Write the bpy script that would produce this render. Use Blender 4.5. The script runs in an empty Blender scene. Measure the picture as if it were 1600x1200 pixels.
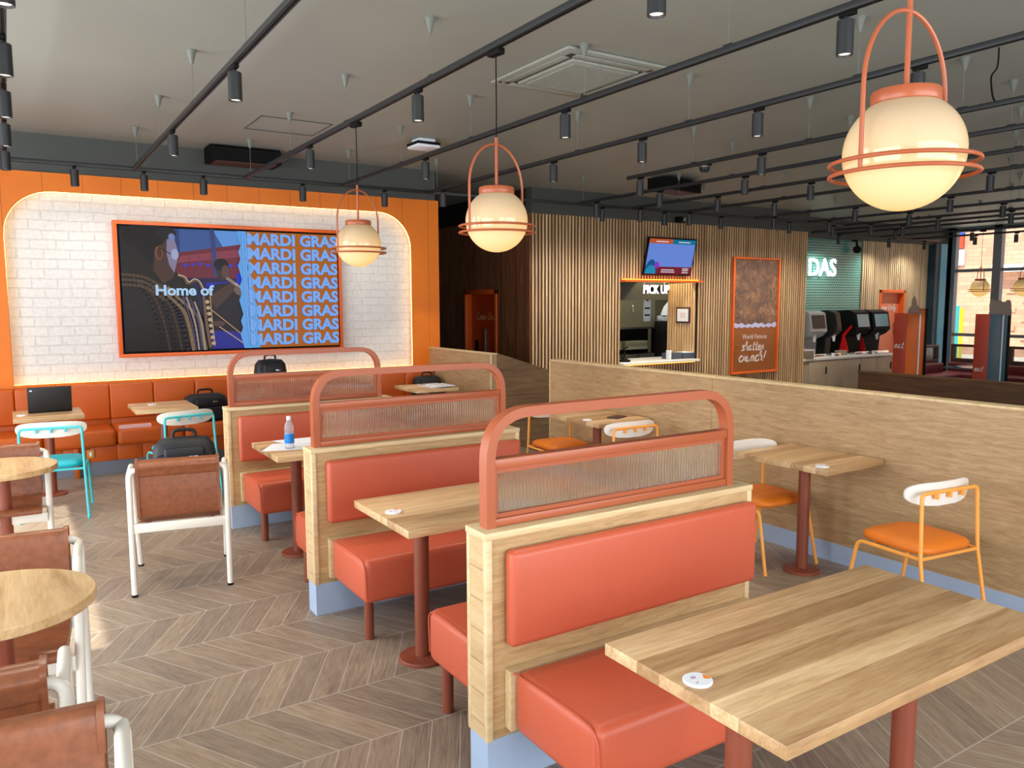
import bpy, bmesh, math, random
from mathutils import Vector, Matrix
random.seed(7)
R = math.radians
S = bpy.context.scene
COL = S.collection

# ------------------------------------------------------------------ camera
cam_d = bpy.data.cameras.new('camera'); cam = bpy.data.objects.new('camera', cam_d); COL.objects.link(cam)
cam_d.sensor_fit = 'HORIZONTAL'; cam_d.sensor_width = 36.0; cam_d.lens = 1228.82 / 1600 * 36
cam_d.clip_start = 0.05; cam_d.clip_end = 300
_v1 = Vector((1938, 136, -1228.82)).normalized(); _v2 = Vector((-788, 126, -1228.82)).normalized()
_v3 = _v1.cross(_v2).normalized(); _v2 = _v3.cross(_v1)
cam.matrix_world = Matrix.Translation((0, 0, 1.70)) @ Matrix((_v1, _v2, _v3)).to_4x4()
S.camera = cam
S.view_settings.view_transform = 'Standard'; S.view_settings.look = 'None'
S.view_settings.gamma = 1.0; S.view_settings.use_curve_mapping = False
S.view_settings.exposure = 0.0

# ------------------------------------------------------------------ world, sun, window daylight
w = bpy.data.worlds.new('sky'); S.world = w; w.use_nodes = True
wn = w.node_tree.nodes; wl = w.node_tree.links
bgd = wn['Background']; bgd.inputs[1].default_value = 2.0
tc = wn.new('ShaderNodeTexCoord'); sp = wn.new('ShaderNodeSeparateXYZ'); rp = wn.new('ShaderNodeValToRGB')
wl.new(tc.outputs['Generated'], sp.inputs[0]); wl.new(sp.outputs[2], rp.inputs[0]); wl.new(rp.outputs[0], bgd.inputs[0])
rp.color_ramp.elements[0].position = 0.0; rp.color_ramp.elements[0].color = (0.95, 0.97, 1.0, 1)
rp.color_ramp.elements[1].position = 0.6; rp.color_ramp.elements[1].color = (0.45, 0.68, 1.0, 1)

def lamp(name, kind, loc, rot, energy, color, size=None, sizey=None, parent=None):
    d = bpy.data.lights.new(name, kind); d.energy = energy; d.color = color
    if kind == 'AREA':
        d.shape = 'RECTANGLE'; d.size = size; d.size_y = sizey
    o = bpy.data.objects.new(name, d); COL.objects.link(o); o.location = loc; o.rotation_euler = rot
    if parent: o.parent = parent
    return o
sun = lamp('sun', 'SUN', (0, 0, 12), (0, R(-40), 0), 9.0, (1.0, 0.93, 0.80)); sun.data.angle = R(0.6)
# daylight through the glazing (left side wall, wall behind the camera, far side wall)
lamp('daylight_left_far', 'AREA', (-2.20, 5.9, 1.6), (0, R(-90), 0), 160, (0.93, 0.97, 1.0), 2.7, 3.4)
lamp('daylight_left_near', 'AREA', (-2.20, 1.3, 1.4), (0, R(-90), 0), 170, (0.93, 0.97, 1.0), 2.2, 4.2)
lamp('daylight_behind', 'AREA', (3.5, -2.9, 1.7), (R(90), 0, 0), 330, (0.95, 0.98, 1.0), 8.0, 2.6)

# ------------------------------------------------------------------ helpers
MATS = {}
class NT:
    def __init__(s, name):
        s.m = bpy.data.materials.new(name); s.m.use_nodes = True
        s.n = s.m.node_tree.nodes; s.l = s.m.node_tree.links
        s.b = s.n['Principled BSDF']; s.out = s.n['Material Output']
    def add(s, t, **k):
        x = s.n.new(t)
        for a, v in k.items(): setattr(x, a, v)
        return x
    def link(s, a, b): s.l.new(a, b)
    def math(s, op, a, b=None, c=None):
        x = s.n.new('ShaderNodeMath'); x.operation = op
        for i, v in enumerate((a, b, c)):
            if v is None: continue
            if isinstance(v, (int, float)): x.inputs[i].default_value = v
            else: s.l.new(v, x.inputs[i])
        return x.outputs[0]
    def mix(s, f, a, b, mode='MIX'):
        x = s.n.new('ShaderNodeMix'); x.data_type = 'RGBA'; x.blend_type = mode
        for i, v in ((0, f), (6, a), (7, b)):
            if isinstance(v, (int, float)): x.inputs[i].default_value = v
            elif isinstance(v, tuple): x.inputs[i].default_value = v
            else: s.l.new(v, x.inputs[i])
        return x.outputs[2]
    def coords(s):
        t = s.n.new('ShaderNodeTexCoord'); return t.outputs['Object']
    def xyz(s, v):
        x = s.n.new('ShaderNodeSeparateXYZ'); s.l.new(v, x.inputs[0]); return x.outputs
    def comb(s, a, b, c):
        x = s.n.new('ShaderNodeCombineXYZ')
        for i, v in enumerate((a, b, c)):
            if isinstance(v, (int, float)): x.inputs[i].default_value = v
            else: s.l.new(v, x.inputs[i])
        return x.outputs[0]
    def noise(s, v, scale, detail=4, rough=0.55, dist=0.0):
        x = s.n.new('ShaderNodeTexNoise'); x.inputs['Scale'].default_value = scale
        x.inputs['Detail'].default_value = detail; x.inputs['Roughness'].default_value = rough
        x.inputs['Distortion'].default_value = dist
        s.l.new(v, x.inputs['Vector']); return x.outputs[0]
    def white(s, v):
        x = s.n.new('ShaderNodeTexWhiteNoise'); x.noise_dimensions = '3D'; s.l.new(v, x.inputs['Vector']); return x.outputs[0]
    def ramp(s, f, stops):
        x = s.n.new('ShaderNodeValToRGB'); s.l.new(f, x.inputs[0]); e = x.color_ramp.elements
        while len(e) < len(stops): e.new(0.5)
        for i, (p, c) in enumerate(stops): e[i].position = p; e[i].color = c
        return x.outputs[0]
    def bump(s, h, strength=0.3, dist=0.01):
        x = s.n.new('ShaderNodeBump'); x.inputs['Strength'].default_value = strength; x.inputs['Distance'].default_value = dist
        s.l.new(h, x.inputs['Height']); s.l.new(x.outputs[0], s.b.inputs['Normal'])

def lin(c):
    f = lambda v: (v / 255 / 12.92) if v / 255 <= 0.04045 else ((v / 255 + 0.055) / 1.055) ** 2.4
    return (f(c[0]), f(c[1]), f(c[2]), 1)
def M(name, rgb=None, rough=0.5, metal=0.0, emit=0.0, noise=0.0, nscale=40, spec=0.5, coat=0.0, bump=0.0):
    if name in MATS: return MATS[name]
    t = NT(name); c = lin(rgb)
    t.b.inputs['Base Color'].default_value = c; t.b.inputs['Roughness'].default_value = rough
    t.b.inputs['Metallic'].default_value = metal; t.b.inputs['Specular IOR Level'].default_value = spec
    if coat: t.b.inputs['Coat Weight'].default_value = coat; t.b.inputs['Coat Roughness'].default_value = 0.25
    if emit: t.b.inputs['Emission Color'].default_value = c; t.b.inputs['Emission Strength'].default_value = emit
    if noise or bump:
        n = t.noise(t.coords(), nscale)
        if noise:
            d = tuple(v * (1 - noise) for v in c[:3]) + (1,); e = tuple(min(1, v * (1 + noise)) for v in c[:3]) + (1,)
            t.link(t.ramp(n, [(0.3, d), (0.7, e)]), t.b.inputs['Base Color'])
        if bump: t.bump(n, bump, 0.004)
    MATS[name] = t.m; return t.m

def wood(name, dark, mid, light, axis='X', scale=1.0, stave=None, stave_axis='Y', rough=0.45, lines=None, contrast=1.0):
    """oak / butcher block: grain stretched along axis, optional glued staves and joint lines"""
    if name in MATS: return MATS[name]
    t = NT(name); co = t.coords(); x, y, z = t.xyz(co)
    info = t.n.new('ShaderNodeObjectInfo'); rnd = t.math('MULTIPLY', info.outputs['Random'], 17.0)
    k = {'X': (1.0, 11.0, 11.0), 'Y': (11.0, 1.0, 11.0), 'Z': (11.0, 11.0, 1.0)}[axis]
    sh = rnd
    if stave:
        cell = t.math('FLOOR', t.math('DIVIDE', {'X': x, 'Y': y, 'Z': z}[stave_axis], stave))
        wv = t.white(t.comb(cell, rnd, 3.0)); sh = t.math('ADD', rnd, t.math('MULTIPLY', wv, 31.0))
    v = t.comb(t.math('ADD', t.math('MULTIPLY', x, k[0] * scale), sh), t.math('MULTIPLY', y, k[1] * scale), t.math('MULTIPLY', z, k[2] * scale))
    n1 = t.noise(v, 1.6, 5, 0.6, 1.2)
    v2 = t.comb(t.math('ADD', t.math('MULTIPLY', x, k[0] * 4 * scale), sh), t.math('MULTIPLY', y, k[1] * 4 * scale), t.math('MULTIPLY', z, k[2] * 4 * scale))
    n2 = t.noise(v2, 2.2, 3, 0.6, 0.4)
    f = t.math('ADD', t.math('MULTIPLY', n1, 0.65), t.math('MULTIPLY', n2, 0.35))
    c = t.ramp(f, [(0.5 - 0.17 / contrast, lin(dark)), (0.5, lin(mid)), (0.5 + 0.17 / contrast, lin(light))])
    if stave:
        tone = t.ramp(wv, [(0.0, (0.64, 0.54, 0.44, 1)), (0.4, (0.92, 0.86, 0.80, 1)), (1.0, (1.14, 1.14, 1.12, 1))])
        c = t.mix(1.0, c, tone, 'MULTIPLY')
    if lines:
        ax, per = lines
        fr = t.math('FRACT', t.math('DIVIDE', {'X': x, 'Y': y, 'Z': z}[ax], per))
        g = t.math('LESS_THAN', fr, 0.035)
        c = t.mix(t.math('MULTIPLY', g, 0.55), c, lin((70, 48, 30)))
    t.link(c, t.b.inputs['Base Color']); t.b.inputs['Roughness'].default_value = rough
    t.bump(f, 0.06, 0.004)
    MATS[name] = t.m; return t.m

class MB:
    """collects shapes into one mesh; mi = material slot index"""
    def __init__(s): s.bm = bmesh.new()
    def _mi(s, faces, mi):
        for f in faces: f.material_index = mi
    def box(s, x0, x1, y0, y1, z0, z1, bev=0.0, seg=2, mi=0):
        n0 = len(s.bm.faces)
        r = bmesh.ops.create_cube(s.bm, size=1.0)
        vs = r['verts']
        for v in vs:
            v.co = Vector((x0 + (v.co.x + .5) * (x1 - x0), y0 + (v.co.y + .5) * (y1 - y0), z0 + (v.co.z + .5) * (z1 - z0)))
        if bev:
            es = list({e for v in vs for e in v.link_edges})
            bmesh.ops.bevel(s.bm, geom=es, offset=bev, segments=seg, profile=0.5, affect='EDGES', clamp_overlap=True)
        s.bm.faces.ensure_lookup_table()
        s._mi([f for f in s.bm.faces][n0:], mi)
        return s
    def tube(s, pts, r, seg=10, closed=False, mi=0, caps=True):
        pts = [Vector(p) for p in pts]; n = len(pts); rings = []
        rr = r if isinstance(r, (list, tuple)) else [r] * n
        tang = []
        for i in range(n):
            a = pts[i - 1] if (closed or i > 0) else pts[i]; b = pts[(i + 1) % n] if (closed or i < n - 1) else pts[i]
            tang.append((b - a).normalized())
        up = Vector((0, 0, 1)) if abs(tang[0].z) < 0.9 else Vector((1, 0, 0))
        nrm = (up - tang[0] * up.dot(tang[0])).normalized()
        for i in range(n):
            nrm = (nrm - tang[i] * nrm.dot(tang[i])).normalized(); bi = tang[i].cross(nrm)
            rings.append([s.bm.verts.new(pts[i] + (nrm * math.cos(2 * math.pi * k / seg) + bi * math.sin(2 * math.pi * k / seg)) * rr[i]) for k in range(seg)])
        fs = []
        for i in range(n if closed else n - 1):
            a, b = rings[i], rings[(i + 1) % n]
            for k in range(seg): fs.append(s.bm.faces.new((a[k], a[(k + 1) % seg], b[(k + 1) % seg], b[k])))
        if caps and not closed:
            fs.append(s.bm.faces.new(rings[0][::-1])); fs.append(s.bm.faces.new(rings[-1]))
        s._mi(fs, mi); return s
    def bar(s, pts, wdt, dep, normal=(0, 1, 0), closed=False, mi=0):
        """rectangular section swept along a planar path; dep runs along normal, wdt in the plane"""
        pts = [Vector(p) for p in pts]; n = len(pts); N = Vector(normal).normalized(); rings = []
        for i in range(n):
            a = pts[i - 1] if (closed or i > 0) else pts[i]; b = pts[(i + 1) % n] if (closed or i < n - 1) else pts[i]
            t = (b - a).normalized(); q = N.cross(t).normalized()
            rings.append([s.bm.verts.new(pts[i] + q * (sx * wdt / 2) + N * (sy * dep / 2)) for sx, sy in ((-1, -1), (1, -1), (1, 1), (-1, 1))])
        fs = []
        for i in range(n if closed else n - 1):
            a, b = rings[i], rings[(i + 1) % n]
            for k in range(4): fs.append(s.bm.faces.new((a[k], a[(k + 1) % 4], b[(k + 1) % 4], b[k])))
        if not closed: fs.append(s.bm.faces.new(rings[0][::-1])); fs.append(s.bm.faces.new(rings[-1]))
        s._mi(fs, mi); return s
    def lathe(s, prof, c=(0, 0, 0), seg=24, mi=0):
        c = Vector(c); rings = []
        for r, z in prof:
            if r < 1e-6: rings.append([s.bm.verts.new(c + Vector((0, 0, z)))])
            else: rings.append([s.bm.verts.new(c + Vector((r * math.cos(2 * math.pi * k / seg), r * math.sin(2 * math.pi * k / seg), z))) for k in range(seg)])
        fs = []
        for a, b in zip(rings, rings[1:]):
            if len(a) == 1 and len(b) == 1: continue
            for k in range(seg):
                k2 = (k + 1) % seg
                if len(a) == 1: fs.append(s.bm.faces.new((a[0], b[k2], b[k])))
                elif len(b) == 1: fs.append(s.bm.faces.new((a[k], a[k2], b[0])))
                else: fs.append(s.bm.faces.new((a[k], a[k2], b[k2], b[k])))
        if len(rings[0]) > 1: fs.append(s.bm.faces.new(rings[0][::-1]))
        if len(rings[-1]) > 1: fs.append(s.bm.faces.new(rings[-1]))
        s._mi(fs, mi); return s
    def poly(s, pts, mi=0):
        vs = [s.bm.verts.new(Vector(p)) for p in pts]; f = s.bm.faces.new(vs); f.material_index = mi; return s
    def prism(s, pts, d, mi=0):
        """closed planar outline pts (3-D) extruded by vector d"""
        d = Vector(d); a = [s.bm.verts.new(Vector(p)) for p in pts]; b = [s.bm.verts.new(Vector(p) + d) for p in pts]; n = len(pts)
        fs = [s.bm.faces.new(a[::-1]), s.bm.faces.new(b)]
        for k in range(n): fs.append(s.bm.faces.new((a[k], a[(k + 1) % n], b[(k + 1) % n], b[k])))
        s._mi(fs, mi); return s
    def grid(s, fn, nu, nv, mi=0):
        vs = [[s.bm.verts.new(Vector(fn(i / nu, j / nv))) for j in range(nv + 1)] for i in range(nu + 1)]
        fs = [s.bm.faces.new((vs[i][j], vs[i + 1][j], vs[i + 1][j + 1], vs[i][j + 1])) for i in range(nu) for j in range(nv)]
        s._mi(fs, mi); return s
    def xf(s, mat): bmesh.ops.transform(s.bm, matrix=mat, verts=s.bm.verts); return s
    def build(s, name, mats, parent=None, label=None, smooth=35, kind=None, loc=None, rotz=0):
        me = bpy.data.meshes.new(name)
        bmesh.ops.recalc_face_normals(s.bm, faces=s.bm.faces); s.bm.to_mesh(me); s.bm.free()
        for m in (mats if isinstance(mats, (list, tuple)) else [mats]): me.materials.append(m)
        if smooth:
            me.polygons.foreach_set('use_smooth', [True] * len(me.polygons)); me.set_sharp_from_angle(angle=R(smooth))
        o = bpy.data.objects.new(name, me); COL.objects.link(o)
        if parent: o.parent = parent
        if loc: o.location = loc
        if rotz: o.rotation_euler.z = rotz
        if label: o['label'] = label
        if kind: o['kind'] = kind
        return o
def tag(o, label, cat, group=None, kind=None):
    o['label'] = label; o['category'] = cat
    if group: o['group'] = group
    if kind: o['kind'] = kind
    return o
def thing(name, label, cat, loc=(0, 0, 0), rotz=0.0, group=None):
    o = bpy.data.objects.new(name, None); o.empty_display_size = 0.05; COL.objects.link(o)
    o.location = loc; o.rotation_euler.z = rotz
    return tag(o, label, cat, group)
def dup(root, loc, rotz=0.0, label=None, group=None):
    def cp(o, p):
        c = o.copy(); COL.objects.link(c)
        if p: c.parent = p
        for ch in list(o.children): cp(ch, c)
        return c
    r = cp(root, None); r.location = loc; r.rotation_euler.z = rotz
    if label: r['label'] = label
    if group: r['group'] = group
    return r
def fillet(pts, rad, n=6, closed=False):
    pts = [Vector(p) for p in pts]; out = []; N = len(pts)
    for i, p in enumerate(pts):
        if not closed and i in (0, N - 1): out.append(p); continue
        a = (pts[i - 1] - p); b = (pts[(i + 1) % N] - p); r = rad[i] if isinstance(rad, (list, tuple)) else rad
        if r <= 0: out.append(p); continue
        ang = a.angle(b); d = min(r / math.tan(ang / 2), a.length * .49, b.length * .49)
        p0 = p + a.normalized() * d; p1 = p + b.normalized() * d
        for k in range(n + 1):
            t = k / n; out.append(p0 * (1 - t) ** 2 + p * 2 * t * (1 - t) + p1 * t * t)
    return out
def crom(pts, n=6, closed=False):
    pts = [Vector(p) for p in pts]; N = len(pts); out = []
    for i in range(N if closed else N - 1):
        p0 = pts[i - 1] if (closed or i > 0) else pts[i]; p1 = pts[i]; p2 = pts[(i + 1) % N]; p3 = pts[(i + 2) % N] if (closed or i + 2 < N) else p2
        for k in range(n):
            t = k / n
            out.append(0.5 * ((2 * p1) + (p2 - p0) * t + (2 * p0 - 5 * p1 + 4 * p2 - p3) * t * t + (3 * p1 - p0 - 3 * p2 + p3) * t ** 3))
    if not closed: out.append(pts[-1])
    return out
def text_mesh(name, body, width, mat, parent=None, loc=(0, 0, 0), rot=(R(90), 0, 0), depth=0.0, bold=0.0, shear=0.0, height=None, label=None, align='LEFT', spacing=1.0):
    """lettering as a mesh; scaled so that it is `width` wide (and `height` tall when given)"""
    cu = bpy.data.curves.new(name, 'FONT'); cu.body = body; cu.size = 1.0; cu.extrude = 0.0; cu.offset = bold; cu.shear = shear; cu.space_character = spacing
    cu.resolution_u = 3
    o = bpy.data.objects.new(name, cu); COL.objects.link(o)
    dg = bpy.context.evaluated_depsgraph_get(); dg.update()
    me = bpy.data.meshes.new_from_object(o.evaluated_get(dg)); bpy.data.objects.remove(o)
    xs = [v.co.x for v in me.vertices]; ys = [v.co.y for v in me.vertices]
    sx = width / (max(xs) - min(xs)); sy = (height / (max(ys) - min(ys))) if height else sx
    x0 = min(xs); y0 = min(ys)
    for v in me.vertices: v.co = Vector(((v.co.x - x0) * sx, (v.co.y - y0) * sy, v.co.z))
    if depth:
        bm = bmesh.new(); bm.from_mesh(me); r = bmesh.ops.extrude_face_region(bm, geom=bm.faces[:])
        bmesh.ops.translate(bm, vec=(0, 0, depth), verts=[g for g in r['geom'] if isinstance(g, bmesh.types.BMVert)])
        bmesh.ops.recalc_face_normals(bm, faces=bm.faces); bm.to_mesh(me); bm.free()
    me.name = name; me.materials.clear(); me.materials.append(mat)
    o = bpy.data.objects.new(name, me); COL.objects.link(o); o.location = loc; o.rotation_euler = rot
    if parent: o.parent = parent
    if label: o['label'] = label
    return o
# handwritten letters as pen strokes in a unit box (x right, y up)
GL = {
 'c': (.55, [[(.5, .5), (.3, .62), (.08, .4), (.12, .1), (.35, 0), (.58, .12)]]),
 'r': (.5, [[(0, .0), (.12, .35), (.2, .66), (.22, .5), (.4, .52), (.38, .15), (.55, .05)]]),
 'u': (.62, [[(.05, .6), (.06, .15), (.25, 0), (.45, .2), (.5, .6), (.48, .1), (.65, .05)]]),
 'n': (.62, [[(.02, .58), (.1, 0)], [(.1, .3), (.3, .6), (.45, .45), (.44, .1), (.62, .05)]]),
 'h': (.62, [[(.0, .1), (.2, .8), (.18, 1.1), (.08, .9), (.06, 0)], [(.08, .3), (.28, .58), (.44, .42), (.44, .1), (.6, .05)]]),
 's': (.5, [[(.42, .52), (.26, .64), (.12, .5), (.26, .34), (.38, .18), (.24, 0), (.02, .08)]]),
 'a': (.6, [[(.48, .5), (.25, .6), (.05, .3), (.2, .02), (.45, .3), (.5, .58), (.48, .1), (.62, .05)]]),
 't': (.45, [[(.2, 1.0), (.16, .3), (.22, .02), (.45, .08)], [(0, .62), (.4, .7)]]),
 'e': (.52, [[(.05, .28), (.4, .4), (.3, .62), (.06, .4), (.14, .05), (.34, .0), (.55, .12)]]),
 'w': (.8, [[(0, .58), (.12, .02), (.34, .5), (.5, .02), (.72, .6), (.82, .52)]]),
 'y': (.58, [[(.04, .58), (.1, .15), (.38, .2), (.5, .6), (.42, -.1), (.2, -.42), (.05, -.2), (.6, .1)]]),
 'l': (.35, [[(.02, .1), (.28, .85), (.2, 1.1), (.1, .7), (.14, .05), (.36, .08)]]),
 'C': (.75, [[(.65, .85), (.4, 1.05), (.08, .65), (.12, .2), (.4, 0), (.72, .2)]]),
 'O': (.85, [[(.4, 1.0), (.08, .7), (.1, .2), (.42, 0), (.74, .35), (.68, .85), (.4, 1.0), (.3, .86)]]),
 '!': (.35, [[(.28, 1.05), (.12, .3)], [(.06, .06), (.09, .02)]]),
 ' ': (.35, []),
}
def script_mesh(name, body, width, mat, parent, origin, ux, uz, nrm, pen=0.1, slant=0.25):
    """handwriting: flat pen strokes lying in the plane spanned by ux, uz at origin"""
    ux, uz, nrm = Vector(ux), Vector(uz), Vector(nrm); b = MB(); x = 0; tot = sum(GL[c][0] + .06 for c in body); k = width / tot
    for c in body:
        wd, st = GL[c]
        for s_ in st:
            pts = [Vector(origin) + ux * ((x + px + slant * py) * k) + uz * (py * k) + nrm * 0.002 for px, py in s_]
            pts = crom(pts, 5) if len(pts) > 2 else pts
            b.bar(pts, pen * k, 0.003, nrm)
        x += wd + .06
    return b.build(name, mat, parent, smooth=0)
ORD = ['nearest', 'second', 'third', 'fourth', 'fifth', 'sixth', 'seventh', 'eighth', 'ninth', 'tenth', 'eleventh', 'twelfth', 'thirteenth', 'fourteenth', 'fifteenth', 'sixteenth', 'seventeenth']
NTH = ['first'] + ORD[1:]

# ------------------------------------------------------------------ materials
OAK = wood('oak_laminate', (166, 130, 86), (188, 154, 108), (204, 172, 128), 'X', 2.2)
OAKY = wood('oak_laminate_partition', (152, 120, 82), (176, 144, 104), (194, 164, 124), 'Y', 2.6)
OAKE = wood('oak_laminate_end', (184, 150, 106), (202, 170, 126), (216, 186, 144), 'Y', 1.0, lines=('Z', 0.112))
OAKTRIM = wood('pale_oak_trim', (196, 166, 120), (216, 190, 146), (228, 206, 166), 'X', 0.7)
DARKOAK = wood('dark_oak_panel', (62, 38, 20), (86, 56, 32), (106, 72, 44), 'Y', 0.8)
BLOCK = wood('butcher_block', (170, 134, 96), (204, 170, 128), (224, 196, 158), 'X', 1.0, 0.088, 'Y', rough=0.38)
BLOCKY = wood('butcher_block_round', (178, 142, 98), (210, 178, 132), (228, 202, 160), 'Y', 0.8, 0.088, 'X', rough=0.38)
CORAL = M('coral_vinyl', (194, 89, 61), 0.42, noise=0.03, nscale=3, bump=0.03)
ORANGEV = M('orange_vinyl', (192, 84, 10), 0.45, noise=0.05, nscale=4)
TERRA = M('terracotta_metal', (132, 66, 46), 0.38)
FRAME = M('copper_pink_metal', (170, 88, 54), 0.34)
PLINTH = M('blue_grey_plinth', (166, 186, 214), 0.35, noise=0.03, nscale=5)
GREYPL = M('grey_plinth', (112, 116, 128), 0.5)
BLACK = M('black_metal', (10, 10, 10), 0.65, spec=0.15)
SATIN = M('satin_black', (40, 42, 45), 0.42, spec=0.4)
WHITEM = M('white_powder_coat', (232, 228, 218), 0.4)
TURQ = M('turquoise_metal', (70, 196, 206), 0.4)
TURQV = M('turquoise_vinyl', (0, 172, 190), 0.5)
ORM = M('orange_metal', (246, 166, 74), 0.4)
ORV = M('orange_seat_vinyl', (226, 120, 24), 0.5)
PLY = M('white_plywood', (232, 226, 218), 0.5, noise=0.03, nscale=6)
LEATHER = M('tan_leather', (134, 78, 50), 0.34, noise=0.20, nscale=34, bump=0.08)
CEIL = M('grey_ceiling_paint', (150, 155, 148), 0.5, noise=0.05, nscale=0.7)
BULK = M('dark_bulkhead_paint', (72, 76, 74), 0.7)
CONE = M('grey_plastic', (112, 118, 112), 0.5); CASE = M('grey_casing', (150, 155, 148), 0.5)
WIRE = M('steel_wire', (120, 122, 118), 0.4, metal=0.3)
LEDW = M('spot_lens', (255, 236, 200), 0.4, emit=2.5)
STRIP = M('led_strip', (255, 216, 120), 0.4, emit=9.0)
WARMS = M('amber_led', (255, 140, 30), 0.4, emit=9.0)
SIGNW = M('white_sign_face', (255, 255, 255), 0.4, emit=1.7)
WHITEP = M('white_paper', (232, 236, 246), 0.6)
PINKP = M('pink_booklet', (226, 186, 192), 0.5)
BAG = M('black_nylon', (16, 18, 24), 0.55, bump=0.15, nscale=90)
BAGS = M('black_strap', (9, 10, 13), 0.5)
DOORO = M('orange_door_paint', (204, 70, 14), 0.4)
DOORF = M('orange_frame_paint', (222, 96, 28), 0.4)
DOORP = M('salmon_door_paint', (232, 130, 88), 0.45)
STEEL = M('stainless_steel', (150, 150, 140), 0.32, metal=0.85)
DKEQ = M('dark_equipment', (24, 24, 24), 0.5)
CREAM = M('cream_steel', (150, 146, 118), 0.5)
WORKTOP = M('white_worktop', (224, 224, 222), 0.25)
TRAYB = M('blue_grey_tray', (66, 76, 92), 0.5)
GREYW = M('grey_wood_front', (160, 146, 128), 0.5, noise=0.08, nscale=3)
ALU = M('grey_aluminium', (120, 128, 134), 0.45)
TEALM = M('teal_paint', (64, 160, 186), 0.5)
TEALD = M('dark_teal_paint', (20, 52, 66), 0.6)
MAROON = M('maroon_vinyl', (104, 30, 40), 0.5)
KRED = M('dark_red_panel', (150, 48, 30), 0.5)
KOR = M('orange_panel', (206, 96, 24), 0.5)
KTEAL = M('teal_panel', (24, 98, 122), 0.5)
CARD = M('grey_brown_card', (136, 118, 108), 0.7)
CHROME = M('chrome', (210, 212, 215), 0.15, metal=1.0)
RED = M('bright_red_plastic', (220, 16, 30), 0.4)
BROWNM = M('dark_brown_panel', (74, 46, 42), 0.6)
SOCK = M('brass_socket', (214, 140, 60), 0.4)

def chevron_floor():
    t = NT('chevron_oak_floor'); x, y, z = t.xyz(t.coords())
    yy = t.math('SUBTRACT', y, 3.61); per = 0.43; pw = 0.132
    tri = t.math('PINGPONG', yy, per)
    u = t.math('ADD', t.math('SUBTRACT', x, 0.834), t.math('MULTIPLY', tri, 0.565))
    row = t.math('FLOOR', t.math('DIVIDE', yy, per)); cu = t.math('DIVIDE', u, pw); cell = t.math('FLOOR', cu)
    fr = t.math('FRACT', cu); rnd = t.white(t.comb(cell, row, 1.0))
    e1 = t.math('MINIMUM', fr, t.math('SUBTRACT', 1.0, fr)); g1 = t.math('LESS_THAN', e1, 0.016)
    e2 = t.math('MINIMUM', tri, t.math('SUBTRACT', per, tri)); g2 = t.math('LESS_THAN', e2, 0.0025)
    g = t.math('MAXIMUM', g1, g2)
    sg = t.math('MULTIPLY', t.math('SUBTRACT', fr, 0.5), pw)
    v = t.comb(t.math('ADD', t.math('MULTIPLY', sg, 30.0), t.math('MULTIPLY', rnd, 41.0)), t.math('MULTIPLY', y, 3.0), rnd)
    n1 = t.noise(v, 1.5, 5, 0.62, 1.6)
    v2 = t.comb(t.math('ADD', t.math('MULTIPLY', sg, 150.0), t.math('MULTIPLY', rnd, 41.0)), t.math('MULTIPLY', y, 8.0), rnd)
    n2 = t.noise(v2, 1.5, 3, 0.6, 0.3)
    f = t.math('ADD', t.math('MULTIPLY', n1, 0.6), t.math('MULTIPLY', n2, 0.4))
    c = t.ramp(f, [(0.28, lin((106, 93, 82))), (0.5, lin((145, 129, 113))), (0.72, lin((170, 154, 136)))])
    tone = t.ramp(rnd, [(0, (0.82, 0.82, 0.84, 1)), (1, (1.1, 1.08, 1.05, 1))])
    c = t.mix(1.0, c, tone, 'MULTIPLY'); c = t.mix(t.math('MULTIPLY', g, 0.7), c, lin((196, 190, 184)))
    t.link(c, t.b.inputs['Base Color']); t.b.inputs['Roughness'].default_value = 0.42
    t.bump(t.math('SUBTRACT', f, t.math('MULTIPLY', g, 0.5)), 0.12, 0.003)
    return t.m
FLOOR = chevron_floor()
LOWF = M('grey_floor_tile', (120, 112, 104), 0.5, noise=0.06, nscale=3)

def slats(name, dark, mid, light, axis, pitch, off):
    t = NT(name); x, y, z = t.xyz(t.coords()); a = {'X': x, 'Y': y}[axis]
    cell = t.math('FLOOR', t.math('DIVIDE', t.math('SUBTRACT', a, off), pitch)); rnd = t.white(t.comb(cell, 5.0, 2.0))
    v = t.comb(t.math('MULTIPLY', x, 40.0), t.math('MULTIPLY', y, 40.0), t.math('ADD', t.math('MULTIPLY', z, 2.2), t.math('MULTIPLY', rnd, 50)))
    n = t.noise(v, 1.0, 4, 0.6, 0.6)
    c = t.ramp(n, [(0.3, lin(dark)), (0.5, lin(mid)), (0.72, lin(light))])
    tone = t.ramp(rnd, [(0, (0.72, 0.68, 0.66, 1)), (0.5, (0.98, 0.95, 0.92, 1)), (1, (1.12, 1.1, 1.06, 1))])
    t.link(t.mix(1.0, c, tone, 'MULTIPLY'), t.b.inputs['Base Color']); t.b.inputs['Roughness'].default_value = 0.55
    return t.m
SLATX = slats('oak_slats', (172, 138, 102), (200, 166, 126), (216, 186, 148), 'X', 0.062, 6.61)
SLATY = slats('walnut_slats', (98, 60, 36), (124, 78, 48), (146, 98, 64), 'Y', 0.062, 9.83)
SLATP = slats('pale_oak_slats', (176, 156, 124), (204, 184, 150), (222, 204, 172), 'X', 0.075, 15.7)
BACKB = M('black_backing_felt', (28, 20, 16), 0.9)

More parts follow.
